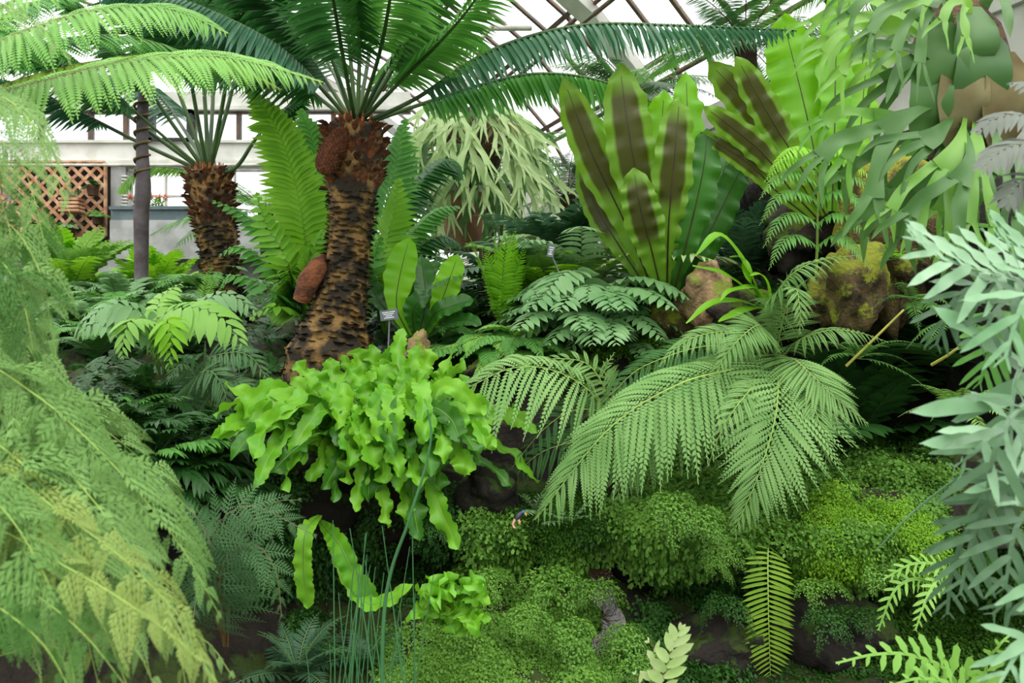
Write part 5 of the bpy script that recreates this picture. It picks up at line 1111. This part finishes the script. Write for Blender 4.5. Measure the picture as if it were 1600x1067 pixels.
for q, lab in (([(1322, 572, 3.95), (1360, 535, 3.9), (1412, 484, 3.88)], 'bare tan dead stalk leaning across the mouth of the hollow'), ([(1456, 570, 3.6), (1480, 556, 3.5), (1502, 540, 3.45)], 'short tan dead stalk at the right of the hollow')):
    tag(MB().tube(pts(q), [.008, .006], 5).build('dry_stalk', 'stalk_yellow'), lab, 'stalk')
# --- small things low down
PL('small_fern', 'dark blue-green fern at the bottom edge left of the rush stems', 'fern', G(465, 1050), n=18, L=.4, el=(20, 80), g=.4, nl=18, pin=.24, tm='lacy', lm='darkblue', pr='tri')
PL('small_fern', 'dark blue-green fern at the bottom edge below the hanging tongue fronds', 'fern', G(565, 1045), n=16, L=.34, el=(20, 80), g=.4, nl=18, pin=.24, tm='lacy', lm='darkblue', alt='dark', pr='tri')
PL('small_fern', 'spiky pale little fern behind the toy figure', 'fern', G(835, 795), n=9, L=.16, el=(15, 70), g=.3, nl=7, pin=.3, tm='sword', lm='swordgrey', pr='par')
PL('small_fern', 'spiky pale little fern right of the toy figure under the lacy frond', 'fern', G(890, 815), n=9, L=.16, el=(15, 70), g=.3, nl=7, pin=.3, tm='sword', lm='swordgrey', pr='par')
PL('umbrella_sedge', 'little whorled sedge among the rush stems at the bottom', 'sedge', G(600, 1010), n=14, L=.12, el=(10, 60), g=.6, nl=2, pin=.3, tm='sword', lm='sword', st=.3, a=(20, 10), w0=.006)
sh = thing('leafy_shoot', 'pair of pale variegated leafy shoots rising at the bottom right of centre', 'plant', drop(P(1040, 1000, 2.3)[0], 2.3))
for q, L, n in (([(1030, 1300, 2.3), (1032, 1100, 2.3), (1045, 1030, 2.28), (1064, 980, 2.27)], 44, 7), ([(1022, 1300, 2.3), (1015, 1100, 2.3), (1022, 1020, 2.28), (1012, 1000, 2.27)], 30, 4), ([(1022, 1300, 2.3), (1010, 1120, 2.3), (1000, 1070, 2.28), (992, 1050, 2.27)], 26, 4)):
    FR(sh, q, L, n, 'swordwide', 'pale', 'stalk_brown', names=('leaves', 'stem'), face=(.3, -1, .3), a=(55, 25), pr='par', st=.66, rr=.006)
bf = thing('broad_fern', 'light green fern with rounded lobes cut by the bottom edge at the right', 'fern', drop(P(1460, 1000, 2.2)[0], 2.2))
for q, L, n in (([(1540, 1180, 2.2), (1490, 1060, 2.15), (1430, 1025, 2.1), (1370, 1022, 2.08), (1306, 1036, 2.06)], 62, 13), ([(1540, 1180, 2.2), (1500, 1080, 2.1), (1440, 1060, 2.05), (1380, 1075, 2.02)], 56, 10), ([(1540, 1180, 2.2), (1540, 1050, 2.15), (1560, 1010, 2.1), (1580, 990, 2.1)], 56, 9)):
    FR(bf, q, L, n, 'lobewide', 'swordlight', 'stalk_pale', face=(0, -.9, .6), a=(80, 45), pr='tri', st=.2, rr=.004, w0=5)
p4 = thing('polypody_fern', 'small blue-green fern on the mossy ledge below the thin pointing frond', 'fern', G(1470, 930))
for q, L in (([(1470, 935, 3.2), (1440, 905, 3.0), (1400, 920, 2.95), (1372, 985, 2.95)], 22), ([(1470, 935, 3.2), (1470, 900, 3.0), (1450, 930, 2.92), (1430, 985, 2.9)], 22), ([(1470, 935, 3.2), (1480, 890, 3.0), (1430, 880, 2.95), (1380, 905, 2.95)], 22)):
    FR(p4, q, L, 16, 'lobe', 'swordlight', 'stalk_green', face=(0, -1, .5), a=(70, 40), w0=4, pr='par')
rs = thing('rush', 'clump of thin blue-green rush stems with one tall stem leaning over the tongue fern', 'rush', drop(P(600, 1000, 2.35)[0], 2.35))
rg = random.Random(5); bz = BASE[rs.name]
MB().tube(spline([bz, P(600, 960, 2.35), P(640, 810, 2.3), (P(662, 740, 2.28)), P(674, 680, 2.26), P(668, 640, 2.25)], 40), [.0075, .006, .003], 6).build('stem', 'rush', rs)
for i in range(46):
    x = rg.uniform(500, 650); q = P(x, 1000, 2.35 + rg.uniform(-.15, .15)); d = drop(q[0], q[1]); L = rg.uniform(.4, 1.0); dx = rg.uniform(-.1, .1)
    MB().tube([d, d + A(dx * .3, -.01, L * .5), d + A(dx * 1.1, -.02, L)], [.003, .0012], 4).build('stem', 'rush', rs)
# ---------------------------------------------------------------- moss and maidenhair carpets (uncountable leaflets)
FC = TV[TQ].mean(1); e1 = TV[TQ[:, 2]] - TV[TQ[:, 0]]; e2 = TV[TQ[:, 3]] - TV[TQ[:, 1]]
FN = np.cross(e1, e2); FA = np.linalg.norm(FN, axis=1) / 2; FN = nrm(FN)
PX = np.stack([FC[:, 0] / FC[:, 1] * F + 800, 533.5 - (FC[:, 2] - CZ) / FC[:, 1] * F], 1)
def inside(poly):
    r = np.zeros(len(PX), bool); x, y = PX[:, 0], PX[:, 1]; n = len(poly)
    for i in range(n):
        (x1, y1), (x2, y2) = poly[i], poly[(i + 1) % n]
        r ^= ((y1 > y) != (y2 > y)) & (x < (x2 - x1) * (y - y1) / (y2 - y1 + 1e-9) + x1)
    return r
def carpet(name, label, cat, poly, n, L, tm, lm, hmax=.06, Y=(0, 20), patch=3.0, thr=-.1, hang=.5, sd=1):
    rg = np.random.default_rng(sd)
    k = inside(poly) & (FC[:, 1] > Y[0]) & (FC[:, 1] < Y[1])
    w = FA * k; ids = rg.choice(len(FA), n * 2, p=w / w.sum())
    u, v = rg.random((2, n * 2, 1)); q = TV[TQ[ids]]
    p = (q[:, 0] * (1 - u) + q[:, 1] * u) * (1 - v) + (q[:, 3] * (1 - u) + q[:, 2] * u) * v
    nz = np.array([noise.noise(Vector(a) * patch + Vector((sd, 0, 0))) + .5 * noise.noise(Vector(a) * patch * 3.1) for a in p])
    keep = nz + rg.normal(0, .12, len(p)) > thr
    p, N, nz = p[keep][:n], FN[ids][keep][:n], nz[keep][:n]
    N = nrm(N + rg.normal(0, .4, N.shape) + A(0, -.25, .35))
    h = hmax * np.clip(.2 + nz * 1.2, 0, 1) * rg.uniform(.2, 1, len(p))
    p = p + N * h[:, None]
    X = rg.normal(0, 1, p.shape) * .8 + A(0, -.5, -hang); X = nrm(X - N * (X * N).sum(1, keepdims=True) * .8)
    Ls = L * rg.uniform(.6, 1.25, len(p)); b = MB(); place(b, T[tm], p, X, N, Ls, Ls, .35)
    return tag(b.build(name, lm), label, cat, None, 'stuff')
carpet('maidenhair', 'bright maidenhair leaflets carpeting the cliff under the large lacy fern', 'fern carpet', [(985, 700), (1180, 690), (1215, 760), (1180, 860), (1060, 870), (1000, 800)], 3600, .085, 'cloud', 'maiden', .1, (2.8, 4.4), 3, -.3, .8, 1)
carpet('moss', 'fresh green mossy leaflets covering the right ledge', 'moss', [(1195, 745), (1340, 720), (1490, 740), (1490, 880), (1330, 905), (1235, 900), (1200, 830)], 4200, .07, 'cloud', 'maiden', .1, (2.6, 4.5), 5, -.2, .2, 2)
carpet('moss', 'bright yellow-green moss cushion on the lip of the right ledge', 'moss', [(1240, 830), (1290, 790), (1370, 800), (1450, 830), (1440, 860), (1380, 880), (1300, 905), (1250, 890)], 3000, .06, 'cloudfine', 'moss', .16, (2.6, 4.5), 6, -.1, .2, 15)
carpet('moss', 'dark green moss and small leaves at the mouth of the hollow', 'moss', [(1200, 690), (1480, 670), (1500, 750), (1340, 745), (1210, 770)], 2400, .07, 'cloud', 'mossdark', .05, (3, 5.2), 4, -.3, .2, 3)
carpet('maidenhair', 'mid green maidenhair leaflets covering the centre of the wet cliff', 'fern carpet', [(720, 790), (1010, 790), (1060, 880), (1050, 1067), (930, 1090), (730, 1000)], 4200, .08, 'cloud', 'maiden', .08, (2.6, 4.3), 3.4, .12, .9, 4)
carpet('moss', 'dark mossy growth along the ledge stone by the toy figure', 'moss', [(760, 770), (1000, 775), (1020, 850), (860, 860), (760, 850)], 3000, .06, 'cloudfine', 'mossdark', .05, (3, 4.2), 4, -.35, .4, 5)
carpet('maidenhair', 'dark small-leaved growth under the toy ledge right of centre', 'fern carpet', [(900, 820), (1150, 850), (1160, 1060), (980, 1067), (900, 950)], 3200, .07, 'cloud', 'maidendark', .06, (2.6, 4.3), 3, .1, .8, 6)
carpet('moss', 'fresh green moss on the low mound at the bottom centre', 'moss', [(600, 980), (960, 960), (980, 1100), (600, 1100)], 4200, .065, 'cloudfine', 'maiden', .06, (2.2, 3.6), 3, -.3, .2, 7)
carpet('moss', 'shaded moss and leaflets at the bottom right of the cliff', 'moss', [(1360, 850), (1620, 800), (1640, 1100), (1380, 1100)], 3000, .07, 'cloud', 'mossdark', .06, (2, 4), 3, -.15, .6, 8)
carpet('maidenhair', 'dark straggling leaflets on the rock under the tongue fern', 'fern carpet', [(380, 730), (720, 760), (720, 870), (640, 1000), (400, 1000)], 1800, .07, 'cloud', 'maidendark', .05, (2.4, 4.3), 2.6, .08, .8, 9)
carpet('maidenhair', 'pale small-leaved maidenhair among the rocks under the tall bird nest fern', 'fern carpet', [(830, 480), (1010, 500), (1180, 480), (1200, 560), (1010, 590), (830, 590)], 3600, .075, 'cloud', 'maiden', .06, (3.8, 5.6), 3, -.2, .5, 10)
carpet('undergrowth', 'low dark leafy undergrowth over the whole left bank', 'undergrowth', [(-100, 455), (700, 455), (740, 600), (420, 700), (-100, 780)], 4200, .16, 'tuft', 'dark', .14, (2.6, 11.8), 1.2, -.5, .1, 11)
carpet('undergrowth', 'low dark leafy undergrowth at the back of the planting right of the tall cycad', 'undergrowth', [(600, 440), (1200, 430), (1200, 500), (900, 560), (600, 560)], 2200, .14, 'tuft', 'dark', .12, (4.4, 11.5), 1.2, -.4, .1, 12)
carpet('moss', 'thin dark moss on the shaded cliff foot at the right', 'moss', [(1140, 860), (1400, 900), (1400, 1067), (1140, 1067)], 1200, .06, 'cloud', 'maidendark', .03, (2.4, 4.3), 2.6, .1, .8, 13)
# single maidenhair ferns hanging on the cliff
mh = []
for k, (x, y, Y, n, L, mt, lab) in enumerate((
 (775, 905, 3.5, 7, .16, 'maiden', 'maidenhair fern hanging at the right end of the dark slot'), (860, 905, 3.45, 8, .2, 'maiden', 'maidenhair fern hanging below the toy ledge'), (925, 925, 3.45, 7, .18, 'maiden', 'maidenhair fern hanging left of the water trickle'),
 (745, 930, 3.3, 7, .16, 'maiden', 'maidenhair fern above the small frilly tongue fern'), (1050, 790, 3.35, 9, .2, 'maiden', 'maidenhair fern under the left-reaching lacy frond'), (1090, 810, 3.3, 9, .2, 'maiden', 'fullest bright maidenhair fern left of the hanging lacy tip'),
 (1130, 850, 3.3, 7, .15, 'maiden', 'maidenhair fern right below the tip of the large lacy frond'), (1115, 890, 3.4, 4, .15, 'maiden', 'thin maidenhair spray hanging against dark rock left of the hanging frond'), (1130, 945, 3.4, 7, .17, 'maidendark', 'dark maidenhair fern low between the boulder and the hanging frond'),
 (1275, 925, 3.35, 5, .16, 'maiden', 'maidenhair spray hanging right beside the single hanging frond'), (1295, 965, 3.3, 7, .17, 'maidendark', 'maidenhair fern hanging over the round dark boulder'), (1370, 900, 3.3, 5, .14, 'maiden', 'maidenhair spray under the overhanging ledge rock'),
 (1345, 970, 3.3, 5, .15, 'maidendark', 'dim maidenhair fern in the gap right of the round dark boulder'), (980, 990, 3.3, 7, .17, 'maiden', 'maidenhair fern right of the water trickle'), (890, 985, 3.2, 8, .18, 'maiden', 'maidenhair fern left of the trickle near the bottom mound'),
 (820, 960, 3.2, 8, .17, 'maiden', 'maidenhair fern in the middle of the lower cliff'), (1005, 1040, 3.1, 6, .15, 'maiden', 'maidenhair fern at the foot of the cliff behind the pale shoots'), (680, 830, 3.5, 5, .14, 'maidendark', 'dark maidenhair spray under the tongue fern'))):
    r = thing('maidenhair_fern', lab, 'fern', P(x, y - 14, Y), 'maidenhair ferns hanging on the cliff'); ROS(r, n=n + 1, L=L * .95, el=(-20, 50), g=.9, nl=6, pin=.36, tm='cloud', lm=mt, sm='stalk_dark', az=(190, 350), K=3, pr='tri', rr=.0012, droop=.3, a=(65, 35), lift=0)
# ---------------------------------------------------------------- trickle of water
b = MB()
p = spline([P(938, 890, 3.62), P(940, 925, 3.5), P(958, 965, 3.42), (P(945, 1010, 3.32)), P(940, 1075, 3.2)], 30); Tt, Yy, Nn = frames(p, (0, -1, .3)); strip(b, p, Yy, Nn, np.full(30, .045) * (1 + .3 * np.sin(np.arange(30))), 4, .1)
w = tag(b.build('water_trickle', 'wet'), 'thin dark trickle of water shining down the cliff in the centre', 'water', None, 'structure')
# ---------------------------------------------------------------- plant tags
def tagplate(lab, c, w, h, foot, rot):
    t = thing('plant_tag', lab, 'plant tag', foot)
    R = np.array(Matrix.Rotation(rot, 3, 'Y')); b = MB(); b.box((-w / 2, -.004, -h / 2), (w / 2, .004, h / 2), R, c); b.build('plate', 'tagslate', t, False)
    b = MB(); b.tube([foot, (foot + c) / 2 + A(0, .012, 0), c + A(0, .012, -h * .2)], .006, 5); b.build('stake', 'steel', t)
    b = MB(); rg = random.Random(3)
    for k, (x0, x1) in enumerate(((-.36, .36), (-.3, .28), (-.2, .18), (-.3, .26))):
        x = x0
        while x < x1:
            l = rg.uniform(.03, .07); z = .27 - k * .18
            b.box((x * w, -.0055, (z - .05) * h), (min(x + l, x1) * w, -.004, (z + .05) * h), R, c); x += l + .018
    b.build('lettering', 'tagtext', t, False)
tagplate('grey slate plant tag with white lettering before the young bird nest fern', P(608, 492, 4.5), .105, .06, G(606, 565) * A(1, 0, 1) + A(0, 4.5, 0) if False else P(606, 560, 4.5), -.14)
tagplate('small dark plant tag on a long thin stake above the moss-capped boulder', P(861, 392, 4.62), .04, .075, P(906, 505, 4.62), .2)
# ---------------------------------------------------------------- toy figure on the ledge
ty = thing('toy_figure', 'tiny plastic toy figure with blue head, yellow beak and pink legs on the mossy ledge', 'toy', ground(806, 826) + A(0, -.09, .01))
Yt_ = BASE[ty.name][1]
MB().tube(spline(pts([(806, 812, Yt_), (810, 806, Yt_), (815, 800, Yt_)]), 8), [.008, .013, .012, .007], 8).build('body', 'toydark', ty)
MB().tube(pts([(814, 802, Yt_), (817, 799.5, Yt_), (820, 801, Yt_)]), [.005, .0095, .006], 8).build('head', 'toyblue', ty)
MB().tube(pts([(819, 801, Yt_), (822, 804, Yt_), (822.5, 807, Yt_)]), [.006, .005, .001], 6).build('beak', 'toyyellow', ty)
for q in ([(804.5, 811, Yt_ - .01), (801.5, 819, Yt_ - .01), (803, 824, Yt_ - .01), (806, 825, Yt_ - .02)], [(810, 812, Yt_ - .01), (811.5, 815, Yt_ - .01), (811.5, 818, Yt_ - .01), (813, 818.5, Yt_ - .02)]):
    MB().tube(spline(pts(q), 8), [.006, .005, .004], 6).build('leg', 'toypink', ty)
# ---------------------------------------------------------------- slender trunk and lattice plants
tk = thing('slender_trunk', 'slender dark tree trunk wound with dry vine, before the bright doorway', 'trunk', G(221, 490))
zb = BASE[tk.name]; Yk = zb[1]
MB().tube(spline([zb - A(0, 0, .1), P(221, 400, Yk), P(221, 330, Yk), P(224, 290, Yk), P(222, 200, Yk), P(228, 100, Yk)], 40), [.07, .055, .06, .065, .05, .045, .04], 10).build('stem', 'post', tk)
b = MB(); a = np.linspace(0, 40, 160); b.tube(np.stack([P(222, 0, Yk)[0] + .06 * np.cos(a), Yk + .06 * np.sin(a), np.linspace(P(0, 285, Yk)[2], P(0, 150, Yk)[2], 160)], 1), .012, 4); b.build('vine', 'stalk_brown', tk)
for (x, y, n, L, mt, lab) in ((145, 290, 9, .2, 'cycad', 'dark leafy plant hung high on the lattice panel'), (153, 335, 12, .24, 'sword', 'round green plant hung low on the lattice panel'), (108, 352, 9, .24, 'swordgrey', 'grey-green trailing plant hung at the bottom of the lattice panel')):
    r = thing('hanging_plant', lab, 'plant', P(x, y, Yl - .14), 'plants on the lattice'); ROS(r, n=n, L=L, el=(0, 80), g=.6, nl=8, pin=.3, tm='swordwide', lm=mt, pr='par', az=(150, 390))
    b = MB(); c = P(x, y, Yl - .12); b.tube([c - A(0, 0, .16), c], [.07, .1], 12); b.build('pot_body', 'basket', r)
bk = thing('hanging_basket', 'small tan slatted basket with a grey plant on the lattice panel', 'basket', P(112, 312, Yl - .14)); c = BASE[bk.name]
b = MB()
for k in range(4): b.box((-.16, -.1, -.02 + k * -.06), (.16, .1, .02 + k * -.06), None, c)
b.build('basket_slats', 'lattice', bk, False); ROS(bk, n=12, L=.26, el=(20, 85), g=.3, nl=6, pin=.25, tm='sword', lm='swordgrey', pr='par')
